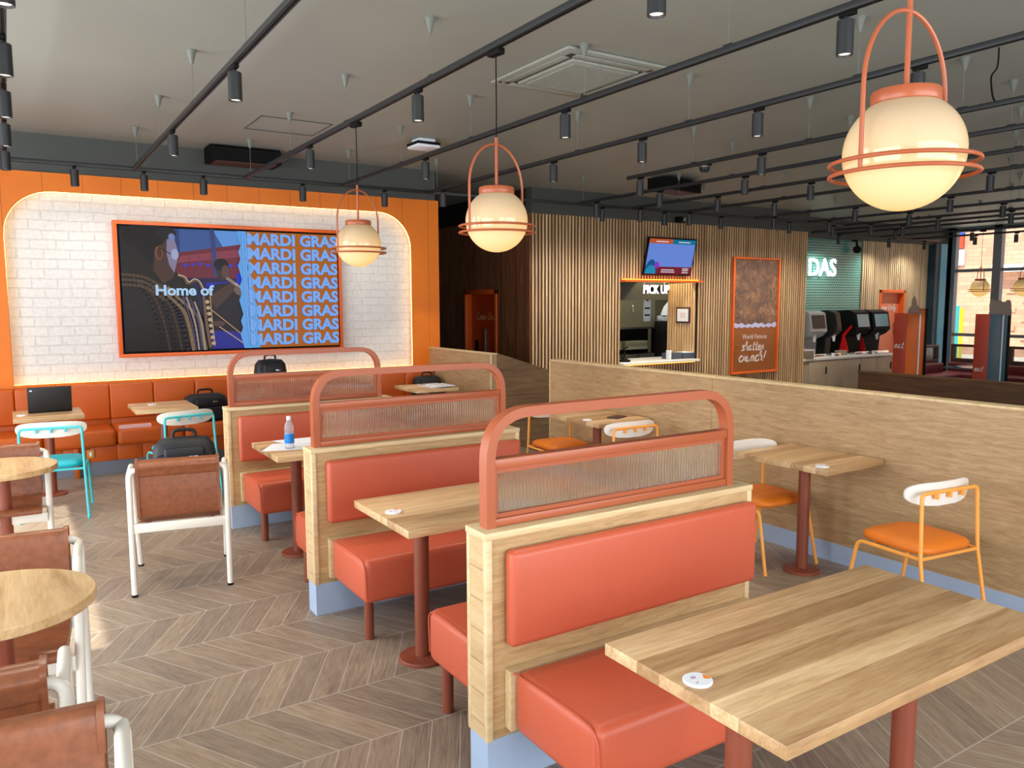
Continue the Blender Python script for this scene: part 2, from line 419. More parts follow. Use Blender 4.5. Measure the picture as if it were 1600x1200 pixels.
def white_brick():
    t = NT('white_painted_brick'); co = t.coords(); x, y, z = t.xyz(co)
    nw = t.noise(co, 3.0, 3); zz = t.math('ADD', z, t.math('MULTIPLY', nw, 0.02)); xx = t.math('ADD', x, t.math('MULTIPLY', nw, 0.03))
    br = t.add('ShaderNodeTexBrick'); t.link(t.comb(xx, zz, 0.0), br.inputs['Vector'])
    for k, v in (('Scale', 1.0), ('Mortar Size', 0.008), ('Mortar Smooth', 0.6), ('Brick Width', 0.235), ('Row Height', 0.098)): br.inputs[k].default_value = v
    br.inputs['Color1'].default_value = (1, 1, 1, 1); br.inputs['Color2'].default_value = (0.55, 0.55, 0.55, 1); br.inputs['Mortar'].default_value = (0, 0, 0, 1)
    n = t.noise(co, 26.0, 5)
    h = t.math('ADD', t.math('MULTIPLY', br.outputs['Color'], 0.8), t.math('MULTIPLY', n, 0.5))
    t.bump(h, 0.8, 0.012)
    t.link(t.ramp(n, [(0.3, lin((206, 206, 206))), (0.7, lin((222, 222, 222)))]), t.b.inputs['Base Color']); t.b.inputs['Roughness'].default_value = 0.6
    return t.m
WBRICK = white_brick()

def orange_boards():
    t = NT('orange_panelling'); x, y, z = t.xyz(t.coords())
    fr = t.math('FRACT', t.math('DIVIDE', x, 0.356)); g = t.math('LESS_THAN', fr, 0.018)
    n = t.noise(t.coords(), 2.0)
    c = t.ramp(n, [(0.3, lin((220, 112, 4))), (0.7, lin((228, 120, 8)))])
    t.link(t.mix(t.math('MULTIPLY', g, 0.6), c, lin((110, 52, 4))), t.b.inputs['Base Color']); t.b.inputs['Roughness'].default_value = 0.5
    return t.m
ORWALL = orange_boards()

def hex_tile():
    t = NT('teal_mosaic_tile'); x, y, z = t.xyz(t.coords())
    br = t.add('ShaderNodeTexBrick'); t.link(t.comb(x, z, 0.0), br.inputs['Vector'])
    for k, v in (('Scale', 1.0), ('Mortar Size', 0.009), ('Mortar Smooth', 0.1), ('Brick Width', 0.062), ('Row Height', 0.054)): br.inputs[k].default_value = v
    br.inputs['Color1'].default_value = lin((4, 80, 84)); br.inputs['Color2'].default_value = lin((14, 106, 106)); br.inputs['Mortar'].default_value = lin((122, 190, 180))
    t.link(br.outputs['Color'], t.b.inputs['Base Color']); t.b.inputs['Roughness'].default_value = 0.25
    return t.m
HEX = hex_tile()

def out_brick():
    t = NT('sunlit_brickwork'); x, y, z = t.xyz(t.coords())
    br = t.add('ShaderNodeTexBrick'); t.link(t.comb(y, z, 0.0), br.inputs['Vector'])
    for k, v in (('Scale', 1.0), ('Mortar Size', 0.012), ('Mortar Smooth', 0.2), ('Brick Width', 0.46), ('Row Height', 0.15)): br.inputs[k].default_value = v
    br.inputs['Color1'].default_value = lin((206, 156, 130)); br.inputs['Color2'].default_value = lin((190, 134, 108)); br.inputs['Mortar'].default_value = lin((172, 130, 112))
    t.link(br.outputs['Color'], t.b.inputs['Base Color']); t.b.inputs['Roughness'].default_value = 0.85
    return t.m
OBRICK = out_brick()

def globe_glass():
    t = NT('opal_globe_glass'); x, y, z = t.xyz(t.coords())
    t.b.inputs['Base Color'].default_value = lin((172, 154, 136)); t.b.inputs['Roughness'].default_value = 0.10
    t.b.inputs['Emission Color'].default_value = (1.0, 0.60, 0.17, 1); t.link(t.ramp(t.math('ADD', t.math('MULTIPLY', z, 2.6), 0.5), [(0.22, (.80, .80, .80, 1)), (0.80, (.20, .20, .20, 1))]), t.b.inputs['Emission Strength'])
    return t.m
GLOBE = globe_glass()

def clear_glass(name, tint, rough, gl):
    t = NT(name); t.n.remove(t.b)
    tr = t.add('ShaderNodeBsdfTransparent'); tr.inputs[0].default_value = tint
    g = t.add('ShaderNodeBsdfGlossy'); g.inputs['Roughness'].default_value = rough
    mx = t.add('ShaderNodeMixShader'); mx.inputs[0].default_value = gl
    t.link(tr.outputs[0], mx.inputs[1]); t.link(g.outputs[0], mx.inputs[2]); t.link(mx.outputs[0], t.out.inputs[0])
    return t.m
PANE = clear_glass('window_pane_glass', (0.96, 0.98, 0.97, 1), 0.03, 0.05)
FROST = clear_glass('pale_screen_glass', (0.85, 0.9, 0.92, 1), 0.3, 0.25)
def reeded():
    t = NT('reeded_glass'); t.n.remove(t.b)
    g = t.add('ShaderNodeBsdfGlass'); g.inputs['IOR'].default_value = 1.45; g.inputs['Roughness'].default_value = 0.05; g.inputs['Color'].default_value = (0.97, 0.96, 0.93, 1)
    tr = t.add('ShaderNodeBsdfTransparent'); tr.inputs[0].default_value = (0.97, 0.96, 0.93, 1)
    tl = t.add('ShaderNodeBsdfTranslucent'); tl.inputs[0].default_value = (.95, .95, .92, 1)
    mx = t.add('ShaderNodeMixShader'); mx.inputs[0].default_value = 0.20; m2 = t.add('ShaderNodeMixShader'); m2.inputs[0].default_value = 0.08
    t.link(g.outputs[0], mx.inputs[1]); t.link(tr.outputs[0], mx.inputs[2]); t.link(mx.outputs[0], m2.inputs[1]); t.link(tl.outputs[0], m2.inputs[2]); t.link(m2.outputs[0], t.out.inputs[0])
    return t.m
REED = reeded()
def bottle_plastic():
    t = NT('clear_bottle_plastic'); t.b.inputs['Base Color'].default_value = (0.86, 0.9, 0.96, 1); t.b.inputs['Roughness'].default_value = 0.08
    t.b.inputs['Transmission Weight'].default_value = 0.75; t.b.inputs['IOR'].default_value = 1.2
    return t.m
BOTTLE = bottle_plastic(); LABELB = M('blue_bottle_label', (24, 132, 226), 0.35)

# ------------------------------------------------------------------ the setting
def struct(name, mb, mat, parent=None, **k):
    return mb.build(name, mat, parent, kind=None if parent else 'structure', **k)
struct('floor_dining', MB().box(-2.4, 4.55, -3.1, 9.40, -0.30, 0.0), FLOOR)
struct('floor_counter', MB().box(4.55, 19.3, -3.1, 15.5, -0.40, -0.28), LOWF)
b = MB()
b.box(4.552, 5.0, 6.29, 7.64, -0.28, 0.0); b.box(5.0, 5.32, 6.29, 7.64, -0.28, -0.14)
struct('floor_steps', b, LOWF)
struct('ceiling', MB().box(-2.4, 19.3, -3.1, 15.5, 3.38, 3.5), CEIL)
b = MB()                                                       # fine joint lines of the ceiling hatch
for x0, x1, y0, y1 in ((2.03, 2.70, 7.38, 7.384), (2.03, 2.70, 7.986, 7.99), (2.03, 2.034, 7.38, 7.99), (2.696, 2.70, 7.38, 7.99)): b.box(x0, x1, y0, y1, 3.372, 3.382)
struct('trim_1', b, BULK)

# wall with the big screen: orange boards with a rounded niche of white brick
struct('wall_screen_bulkhead', MB().box(-2.4, 4.752, 9.30, 9.44, 2.98, 3.38), BULK)
struct('wall_screen_brick', MB().box(-0.15, 4.55, 9.38, 9.44, 0.75, 2.95), WBRICK)
def niche(x0, x1, z0, z1, r, off=0.0, n=10):
    x0 -= off; x1 += off; z0 -= off; z1 += off; r += off; p = [(x0, z0), (x1, z0)]
    for k in range(n + 1): a = math.pi / 2 * k / n; p.append((x1 - r + r * math.cos(a), z1 - r + r * math.sin(a)))
    for k in range(n + 1): a = math.pi / 2 * (1 + k / n); p.append((x0 + r + r * math.cos(a), z1 - r + r * math.sin(a)))
    return p
b = MB(); inn = niche(0.005, 4.39, 0.88, 2.815, 0.44); out = [(-2.38, 0.0), (4.782, 0.0), (4.782, 3.0), (-2.38, 3.0)]
es = []
for loop in (inn, out):
    vs = [b.bm.verts.new((x, 9.27, z)) for x, z in loop]
    es += [b.bm.edges.new((vs[k], vs[(k + 1) % len(vs)])) for k in range(len(vs))]
bmesh.ops.triangle_fill(b.bm, edges=es, use_beauty=True, use_dissolve=False)
r = bmesh.ops.extrude_face_region(b.bm, geom=b.bm.faces[:])
bmesh.ops.translate(b.bm, vec=(0, 0.022, 0), verts=[g for g in r['geom'] if isinstance(g, bmesh.types.BMVert)])
wall_or = struct('wall_screen_orange', b, ORWALL, smooth=0)
b = MB()
b.box(-2.38, -0.16, 9.292, 9.43, 0, 2.98); b.box(4.56, 4.782, 9.292, 9.43, 0, 2.98)
struct('wall_screen_backing', b, ORWALL, smooth=0)
o = MB().tube([(x, 9.303, z) for x, z in niche(0.005, 4.39, 0.88, 2.815, 0.44, 0.004)], 0.006, 6, closed=True).build('led_strip', STRIP)
tag(o, 'warm LED strip glowing around the rounded white brick niche', 'light strip')

# oak partition with blue-grey skirting
b = MB(); b.box(4.45, 4.55, -3.0, 6.29, 0.125, 1.118)
struct('wall_partition', b, OAKY, smooth=0)
struct('trim_2', MB().box(4.445, 4.558, -3.0, 6.296, 1.118, 1.135, 0.004), OAKTRIM)
struct('trim_3', MB().box(4.446, 4.552, 6.283, 6.296, 0.125, 1.12, 0.003), OAKTRIM)
struct('baseboard_partition', MB().box(4.448, 4.552, -3.0, 6.288, 0.0, 0.125), PLINTH)
b = MB(); b.box(4.62, 4.70, 7.70, 9.27, 0.0, 1.098); struct('trim_10', MB().box(4.4494, 4.452, 4.166, 4.168, .125, 1.118), DARKOAK); struct('wall_partition_end', b, OAKY, smooth=0)
struct('trim_4', MB().box(4.612, 4.708, 7.694, 9.27, 1.098, 1.112, 0.003), OAKTRIM)
struct('trim_5', MB().box(4.613, 4.63, 7.688, 7.702, 0.0, 1.1, 0.003), OAKTRIM)
pr = [(4.702, 7.70, -0.28), (7.2, 7.70, -0.28), (7.2, 7.70, 0.83), (5.6, 7.70, 0.83), (4.715, 7.70, 1.11), (4.702, 7.70, 1.11)]
OAKX2 = wood('oak_laminate_shaded', (96, 70, 44), (120, 90, 58), (140, 108, 74), 'X', 0.8, lines=('Z', 0.30))  # partition oak in darker tones, the shade on this face put into its colour
struct('wall_step_screen', MB().prism(pr, (0, 0.08, 0)), OAKX2, smooth=0)
struct('baseboard_step_screen', MB().box(4.71, 5.0, 7.690, 7.70, 0.0, 0.10), PLINTH)

# slatted walls
def slat_wall_x(b, x0, x1, y, z0, z1, pitch=0.062, w=0.038, d=0.014, off=6.61):
    k = math.ceil((x0 - off) / pitch)
    while off + k * pitch + w <= x1 + 1e-4:
        xa = off + k * pitch; b.box(xa + .012, xa + .006 + w, y - d, y, z0, z1); k += 1
HX0, HX1, HZ0, HZ1 = 8.345, 10.07, 0.70, 2.01
b = MB()
slat_wall_x(b, 6.61, HX0, 9.83, -0.28, 3.0); slat_wall_x(b, HX1, 12.99, 9.83, -0.28, 3.0)
slat_wall_x(b, HX0, HX1, 9.83, HZ1 + .03, 3.0); slat_wall_x(b, HX0, HX1, 9.83, -0.28, HZ0 - .06)
struct('wall_pickup_slats', b, SLATX, smooth=0)
struct('wall_pickup_left', MB().box(6.66, HX0, 9.832, 9.95, -0.28, 3.0), BACKB); struct('wall_pickup_right', MB().box(HX1 + .03, 12.96, 9.832, 9.95, -0.28, 3.0), BACKB)
struct('wall_pickup_top', MB().box(HX0, HX1 + .03, 9.832, 9.95, HZ1 + .04, 3.0), BACKB); struct('wall_pickup_sill', MB().box(HX0, HX1 + .03, 9.832, 9.95, -0.28, HZ0 - .05), BACKB)

struct('wall_pickup_bulkhead', MB().box(6.60, 13.0, 9.80, 9.96, 3.0, 3.38), BULK)
struct('wall_pickup_end', MB().box(12.965, 12.995, 9.83, 10.6, -0.28, 3.0), SLATX)
b = MB(); k = 0                                                # slats of the hatch return, seen inside
while 9.87 + k * .062 < 10.5: b.box(HX1 - .012, HX1 + .01, 9.87 + k * .062, 9.912 + k * .062, HZ0, HZ1); k += 1
struct('wall_hatch_slats', b, SLATX, smooth=0)
struct('wall_hatch_return', MB().box(HX1 + .01, HX1 + .06, 9.955, 10.52, HZ0 - .1, 2.6), BACKB)
# dark side corridor with walnut slats
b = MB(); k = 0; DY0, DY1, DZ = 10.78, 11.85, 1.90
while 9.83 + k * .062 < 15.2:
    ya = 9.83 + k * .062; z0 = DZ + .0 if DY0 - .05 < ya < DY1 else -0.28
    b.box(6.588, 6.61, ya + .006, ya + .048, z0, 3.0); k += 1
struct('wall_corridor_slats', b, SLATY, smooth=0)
b = MB(); b.box(6.612, 6.66, 9.85, DY0, -0.28, 3.38); b.box(6.612, 6.66, DY1, 15.4, -0.28, 3.38); b.box(6.612, 6.66, DY0, DY1, DZ, 3.38)
struct('wall_corridor', b, BACKB)
b = MB(); b.box(4.6, 6.6, 15.2, 15.4, -0.28, 3.38); struct('wall_corridor_end', b, BACKB)
struct('wall_screen_side', MB().box(4.70, 4.76, 9.45, 15.3, -0.28, 3.38), BACKB)
d1 = struct('door_1', MB().box(6.70, 6.74, DY0 + .05, DY1 - .05, -0.28, DZ - .06), DOORO)
b = MB()
for a in ((6.575, 6.70, DY0, DY0 + .07, -.28, DZ), (6.575, 6.70, DY1 - .07, DY1, -.28, DZ), (6.575, 6.70, DY0, DY1, DZ - .08, DZ)): b.box(*a, 0.004)
b.build('door_frame', DOORF, d1)
b = MB(); b.box(6.66, 6.70, 11.28, 11.33, 0.35, 1.25, .01); b.build('push_bar', STEEL, d1)
MB().box(6.68, 6.70, 11.56, 11.66, 0.8, 1.05, .01).build('keypad', BLACK, d1)
script_mesh('lettering', 'Crew Only', 0.66, M('pale_orange_ink', (236, 170, 130), 0.5), d1, (6.69, 11.60, 1.40), (0, -1, 0), (0, 0, 1), (-1, 0, 0), 0.13)

# back wall by the drinks counter
struct('wall_tile', MB().box(12.9, 15.72, 10.5, 10.6, -0.28, 2.97), HEX)
struct('wall_back_bulkhead', MB().box(12.9, 19.0, 10.40, 10.62, 2.98, 3.38), BULK)
b = MB(); k = 0
D2 = (16.40, 17.38, 1.93)
while 15.74 + k * .075 < 18.3:
    xa = 15.74 + k * .075; z0 = D2[2] if D2[0] - .06 < xa < D2[1] else -0.28
    b.box(xa, xa + .05, 10.47, 10.5, z0, 3.0); k += 1
struct('wall_back_slats', b, SLATP, smooth=0)
b = MB(); b.box(15.72, D2[0], 10.502, 10.6, -.28, 3.0); b.box(D2[1], 19.0, 10.502, 10.6, -.28, 3.0); b.box(D2[0], D2[1], 10.502, 10.6, D2[2], 3.0)
struct('wall_back', b, M('brown_backing', (92, 74, 56), 0.8))
d2 = struct('door_2', MB().box(D2[0] + .05, D2[1] - .05, 10.58, 10.62, -.28, D2[2] - .05), DOORP)
b = MB()
for a in ((D2[0], D2[0] + .06, 10.45, 10.58, -.28, D2[2]), (D2[1] - .06, D2[1], 10.45, 10.58, -.28, D2[2]), (D2[0], D2[1], 10.45, 10.58, D2[2] - .07, D2[2])): b.box(*a, .004)
b.build('door_frame', DOORF, d2)
MB().box(17.16, 17.2, 10.54, 10.57, 0.9, 1.2, .008).build('door_handle', STEEL, d2)
script_mesh('lettering', 'Crew Only', 0.66, WHITEP, d2, (16.55, 10.575, 1.48), (1, 0, 0), (0, 0, 1), (0, -1, 0), 0.13)
struct('trim_6', MB().box(18.28, 18.46, 10.3, 10.5, -.28, 3.0), TEALD)
struct('trim_7', MB().box(18.46, 18.72, 10.28, 10.5, -.28, 3.0), TEALM)
# glazed far side wall
mull = [10.30, 9.28, 7.95, 6.62, 5.29, 3.96, 2.63, 1.30, -0.03, -1.36, -2.69]
b = MB()
for i, y in enumerate(mull):
    b.box(18.95, 19.10, y - .09, y + .09, -.28, 3.38); 
for z in (0.88, 2.38): b.box(18.97, 19.08, -3.0, 10.4, z - .035, z + .035)
b.box(18.95, 19.10, -3.0, 10.4, -.28, -.16); b.box(18.95, 19.10, 10.3, 10.5, -.28, 3.38); b.box(18.95, 19.1, -3.0, 10.4, 3.28, 3.38)
win = struct('window_1', b, ALU)
for i, (ya, yb) in enumerate(zip(mull[1:], mull[:-1])):
    MB().box(19.02, 19.026, ya + .09, yb - .09, -.16, 3.28).build('glass_pane', PANE, win, smooth=0)
# walls and glazing behind and left of the camera (out of the frame, let the daylight and the sun in)
WALLW = M('plain_wall_paint', (196, 190, 180), 0.7)
b = MB(); b.box(-2.40, -2.27, -3.1, 4.2, 3.0, 3.38); b.box(-2.40, -2.27, 4.2, 7.6, 3.24, 3.38); b.box(-2.40, -2.27, 7.60, 9.43, -.3, 3.38); b.box(-2.40, -2.27, 3.45, 4.2, -.3, 3.0); b.box(-2.40, -2.27, -3.1, -1.0, -.3, 3.0); b.box(-2.40, -2.27, -1.0, 3.45, 2.42, 3.0); b.box(-2.40, -2.27, -1.0, 7.60, -.3, 0.1)
struct('wall_left', b, WALLW)
w2 = struct('window_2', MB().box(-2.36, -2.30, 4.2, 4.25, 0.1, 3.24).box(-2.36, -2.30, 7.55, 7.60, 0.1, 3.24).box(-2.36, -2.30, 5.85, 5.89, 0.1, 3.24), ALU)
MB().box(-2.335, -2.33, 4.25, 7.55, 0.1, 3.24).build('glass_pane', PANE, w2, smooth=0)
w3 = struct('window_3', MB().box(-2.36, -2.30, -1.0, -0.95, 0.1, 2.42).box(-2.36, -2.30, 1.2, 1.25, 0.1, 2.42).box(-2.36, -2.30, 3.4, 3.45, 0.1, 2.42), ALU)
MB().box(-2.335, -2.33, -.95, 3.4, 0.1, 2.42).build('glass_pane', PANE, w3, smooth=0)
struct('wall_near', MB().box(-2.40, 19.1, -3.12, -3.0, 2.95, 3.38).box(-2.40, -1.0, -3.12, -3.0, -.3, 2.95).box(8.2, 19.1, -3.12, -3.0, -.3, 2.95).box(-1.0, 8.2, -3.12, -3.0, -.3, .3), WALLW)
w4 = struct('window_4', MB().box(-1.0, -.94, -3.08, -3.02, .3, 2.95).box(8.14, 8.2, -3.08, -3.02, .3, 2.95).box(2.0, 2.06, -3.08, -3.02, .3, 2.95).box(5.1, 5.16, -3.08, -3.02, .3, 2.95), ALU)
MB().box(-.94, 8.14, -3.056, -3.05, .3, 2.95).build('glass_pane', PANE, w4, smooth=0)
lamp('kitchen_fill_light', 'AREA', (9.7, 11.2, 3.3), (0, 0, 0), 45, (1.0, .95, .82), 1.6, .8)  # unseen lamp added to brighten the kitchen, no fitting belongs to it
lamp('hatch_downlight', 'SPOT', (9.65, 10.15, 2.55), (0, R(-12), 0), 60, (1.0, .78, .42)).data.spot_size = R(110)
# outside
struct('ground_outside', MB().box(19.3, 60, -30, 50, -.5, -.32), M('pale_paving', (214, 206, 190), 0.9))

# ------------------------------------------------------------------ booth benches
def cushion(b, x0, x1, y0, y1, z0, z1, bev, mi=0): return b.box(x0, x1, y0, y1, z0, z1, bev, 4, mi)
def make_bench():
    t = thing('booth_bench', '', 'bench', (1.315, 0, 0), 0, 'double-sided booth benches')
    L = 1.315; h = .065
    MB().box(.012, L - .012, -h + .006, h - .006, .175, .895).build('back_panel', OAK, t)
    for x0, x1 in ((0, .014), (L - .014, L)): MB().box(x0, x1, -h + .012, h - .012, .175, .895).build('end_panel', OAKE, t, smooth=0)
    for x in (.010, L - .010):
        for y in (-h + .008, h - .008): MB().box(x - .013, x + .013, y - .011, y + .011, .173, .895, .003).build('corner_trim', OAKTRIM, t, label='pale edging strip of the booth back')
    MB().box(-.006, L + .006, -h - .006, h + .006, .895, .92, .004).build('cap', OAKTRIM, t)
    MB().box(.004, L - .004, -h + .004, h - .004, 0, .175).build('plinth', PLINTH, t, label='blue-grey plinth')
    for s in (-1, 1):
        f = lambda y0, y1: (min(s * y0, s * y1), max(s * y0, s * y1))
        y0, y1 = f(h - .004, h + .052); cushion(MB(), .07, L - .01, y0, y1, .512, .855, .024).build('back_cushion', CORAL, t)
        y0, y1 = f(h - .004, h + .035); MB().box(.075, L - .02, y0, y1, .21, .425).build('seat_batten', OAKTRIM, t)
        y0, y1 = f(h + .035, h + .50)
        st = cushion(MB(), .085, L - .01, y0, y1, .205, .43, .035).build('seat', CORAL, t)
        b = MB()
        ye = s * (h + .04); yo = s * (h + .50)
        b.tube(crom([(.087, ye, .422), (.084, s * (h + .25), .431), (.086, s * (h + .44), .428), (.088, s * (h + .485), .405), (.090, s * (h + .498), .36), (.094, s * (h + .498), .24)], 4), .0035, 6)
        b.build('piping', CORAL, st)
        for x in (.135, L - .15):
            MB().lathe([(.024, 0), (.024, .21)], (x, s * (h + .42), 0), 20).build('leg', TERRA, t)
    # terracotta screen standing on the cap
    x0, x1, zt = .028, 1.245, 1.335
    p = fillet([(x0 + .0175, 0, .92), (x0 + .0175, 0, zt - .018), (x1 - .0175, 0, zt - .018), (x1 - .0175, 0, .92)], .17, 8)
    MB().bar(p, .036, .050, (0, 1, 0)).build('screen_frame', FRAME, t)
    MB().box(x0 + .036, x1 - .036, -.023, .023, 1.125, 1.160, .003).build('middle_rail', FRAME, t)
    MB().box(x0 + .036, x1 - .036, -.023, .023, .922, .950, .003).build('bottom_rail', FRAME, t)
    b = MB()
    for a in ((x0 + .036, x1 - .036, .950, .965), (x0 + .036, x1 - .036, 1.108, 1.125)): b.box(a[0], a[1], -.010, .010, a[2], a[3])
    for a in ((x0 + .036, x0 + .053), (x1 - .053, x1 - .036)): b.box(a[0], a[1], -.010, .010, .965, 1.108)
    b.build('glazing_bead', FRAME, t)
    n = 74; xa, xb = x0 + .053, x1 - .053
    b = MB()
    pts = []
    for k in range(n):
        for q in range(4):
            u = (k + q / 4) / n; pts.append((xa + u * (xb - xa), -.003 - .0056 * math.sin(math.pi * q / 4)))
    pts.append((xb, -.003))
    v = [[b.bm.verts.new((x, y, z)) for z in (.966, 1.107)] for x, y in pts]; v2 = [[b.bm.verts.new((x, .003, z)) for z in (.966, 1.107)] for x in (xa, xb)]
    for i in range(len(v) - 1): b.bm.faces.new((v[i][0], v[i + 1][0], v[i + 1][1], v[i][1]))
    b.bm.faces.new((v2[0][0], v2[0][1], v2[1][1], v2[1][0]))
    b.bm.faces.new((v[0][0], v[0][1], v2[0][1], v2[0][0])); b.bm.faces.new((v[-1][0], v2[1][0], v2[1][1], v[-1][1]))
    b.build('reeded_glass', REED, t, smooth=60)
    return t
bench = make_bench(); bench.location = (1.315, 2.295, 0)
bench['label'] = 'coral booth bench nearest the camera, beside the large wooden table'
dup(bench, (1.315, 4.115, 0), 0, 'middle coral booth bench, between the bare table and the bottle table')
dup(bench, (1.325, 6.075, 0), 0, 'farthest coral booth bench, with a black backpack seen behind its screen')

# ------------------------------------------------------------------ tables
def pedestal(t, x, y, top, r=.036, base=.115):
    MB().lathe([(r, .018), (r, top)], (x, y, 0), 24).build('column', TERRA, t)
    MB().lathe([(0, 0), (base, 0), (base, .010), (base - .006, .016), (r + .004, .022), (0, .022)], (x, y, 0), 32).build('base_plate', TERRA, t)
    MB().box(x - .14, x + .14, y - .045, y + .045, top - .008, top).build('bracket', TERRA, t)
def rect_table(name, label, x0, x1, y0, y1, cols, group, mat=BLOCK, top=.735, th=.036):
    t = thing(name, label, 'table', ((x0 + x1) / 2, (y0 + y1) / 2, 0), 0, group)
    w, d = (x1 - x0) / 2, (y1 - y0) / 2
    MB().box(-w, w, -d, d, top - th, top, .003).build('table_top', mat, t)
    for cx in cols: pedestal(t, cx, 0, top - th)
    return t
G1 = 'booth tables'
tb1 = rect_table('booth_table', 'large rectangular butcher-block table at lower right, nearest the camera', 1.372, 2.60, 1.045, 1.668, (-.405, .375), G1)
tb2 = dup(tb1, (1.986, 3.285, 0), 0, 'bare rectangular butcher-block table between the nearest and middle benches', G1)
tb3 = dup(tb1, (1.980, 5.185, 0), 0, 'butcher-block booth table carrying the water bottle and papers', G1)
G2 = 'two-seat tables by the oak partition'
ts1 = rect_table('square_table', 'small square wooden table with orange chairs, nearest along the oak partition', 3.885, 4.437, 2.755, 3.43, (-.02,), G2)
ts2 = dup(ts1, (4.155, 5.15, 0), 0, 'small square wooden table with orange chairs, farther along the oak partition', G2)
G3 = 'two-seat tables along the orange banquette'
tq = rect_table('banquette_table', 'small square table with the open laptop, in front of the banquette', -.021, .507, 7.705, 8.31, (0,), G3)
dup(tq, (1.178, 8.01, 0), 0, 'small bare square table by the banquette, behind the rucksack', G3)
dup(tq, (2.12, 8.01, 0), 0, 'small square table holding the black backpack, behind the farthest bench', G3)
dup(tq, (3.99, 8.09, 0), 0, 'small square table with magazines, at the partition end of the banquette', G3)
def round_table(loc, label):
    t = thing('round_table', label, 'table', loc, 0, 'round tables by the left windows')
    MB().lathe([(0, .70), (.304, .70), (.308, .704), (.308, .731), (.304, .735), (0, .735)], (0, 0, 0), 64).build('table_top', BLOCKY, t)
    pedestal(t, .02, 0, .70, .036, .16)
    return t
rt = round_table((-.105, 5.52, 0), 'farther round wooden table at the left edge')
rt2 = dup(rt, (-.105, 3.015, 0), 0, 'nearer round wooden table at the left edge')

# ------------------------------------------------------------------ cafe chairs (metal frame, plywood back)
def cafe_chair(label, mm, mv, group):
    t = thing('cafe_chair', label, 'chair', (0, 0, 0), 0, group); r = .0105
    bk = MB()
    bk.tube(fillet([(-.238, -.262, 0), (-.222, -.20, .39), (-.214, -.185, .725), (.214, -.185, .725), (.222, -.20, .39), (.238, -.262, 0)], [0, 0, .03, .03, 0, 0], 5), r, 10)
    bk.build('rear_frame', mm, t)
    for s in (-1, 1):
        MB().tube(fillet([(s * .220, -.195, .39), (s * .218, .185, .39), (s * .232, .262, 0)], .05, 6), r, 10).build('front_leg', mm, t)
    MB().tube([(-.220, -.197, .39), (.220, -.197, .39)], r * .9, 8).build('seat_rail', mm, t); MB().tube([(-.218, .10, .388), (.218, .10, .388)], r * .9, 8).build('seat_rail', mm, t)
    def pad(u, v):
        a = u * 2 * math.pi; q = 1 - v
        ex = (abs(math.cos(a)) ** .42) * (1 if math.cos(a) > 0 else -1); ey = (abs(math.sin(a)) ** .42) * (1 if math.sin(a) > 0 else -1)
        rr = [0, .5, .86, .96, 1.0, .97, .86, 0][min(7, round(v * 7))]; zz = [.462, .460, .452, .44, .424, .406, .400, .400][min(7, round(v * 7))]
        return (ex * .212 * rr * (1 - .03 * ey), .005 + ey * .212 * rr, zz)
    b = MB(); b.grid(pad, 40, 7); bmesh.ops.remove_doubles(b.bm, verts=b.bm.verts, dist=1e-5); b.build('seat_pad', mv, t, smooth=70)
    # curved plywood backrest: rounded oblong bent forward at its ends
    n = 26; b = MB(); ring = []
    for k in range(n):
        a = 2 * math.pi * k / n; ca, sa = math.cos(a), math.sin(a)
        ring.append(((abs(ca) ** .62) * math.copysign(.248, ca), (abs(sa) ** .75) * math.copysign(.062, sa)))
    fr = []; bkv = []
    for x, z in ring:
        y = -.172 + .95 * x * x; fr.append(b.bm.verts.new((x, y + .010, .708 + z + .10 * x * x))); bkv.append(b.bm.verts.new((x, y, .708 + z + .10 * x * x)))
    m = n // 2
    for k in range(n): b.bm.faces.new((fr[k], fr[(k + 1) % n], bkv[(k + 1) % n], bkv[k]))
    for side in (fr, bkv):
        for k in range(m // 2 * 0, m - 0):
            i, j = k, (n - k) % n; i2, j2 = k + 1, n - k - 1
            q = [side[i], side[i2], side[j2 % n], side[j]]; q2 = []
            for vv in q:
                if vv not in q2: q2.append(vv)
            if len(q2) > 2: b.bm.faces.new(q2)
    b.build('backrest', PLY, t, smooth=50)
    b = MB()
    for x in (-.10, 0, .10): b.box(x - .008, x + .008, -.194, -.170, .688, .725, .003)
    b.build('bracket', mm, t)
    for x, y in ((-.238, -.262), (.238, -.262), (-.232, .262), (.232, .262)): MB().lathe([(.0125, 0), (.0125, .018)], (x, y, 0), 10).build('foot', SATIN if False else mm, t)
    return t
GO = 'orange chairs by the oak partition'
co = cafe_chair('orange chair standing clear of the nearest square table, back towards the camera', ORM, ORV, GO); co.location = (4.06, 2.32, 0); co.rotation_euler.z = R(-7)
dup(co, (4.115, 3.40, 0), R(177), 'orange chair on the far side of the nearest square table, facing the camera', GO)
dup(co, (4.06, 4.76, 0), R(-2), 'orange chair with its white back turned to us, at the farther square table', GO)
dup(co, (4.12, 5.66, 0), R(174), 'orange chair on the far side of the farther square table', GO)
GB = 'turquoise chairs at the banquette tables'
cb = cafe_chair('turquoise chair in front of the laptop table', TURQ, TURQV, GB); cb.location = (.25, 7.27, 0); cb.rotation_euler.z = R(-8)
dup(cb, (1.225, 7.38, 0), R(14), 'turquoise chair behind the rucksack', GB)

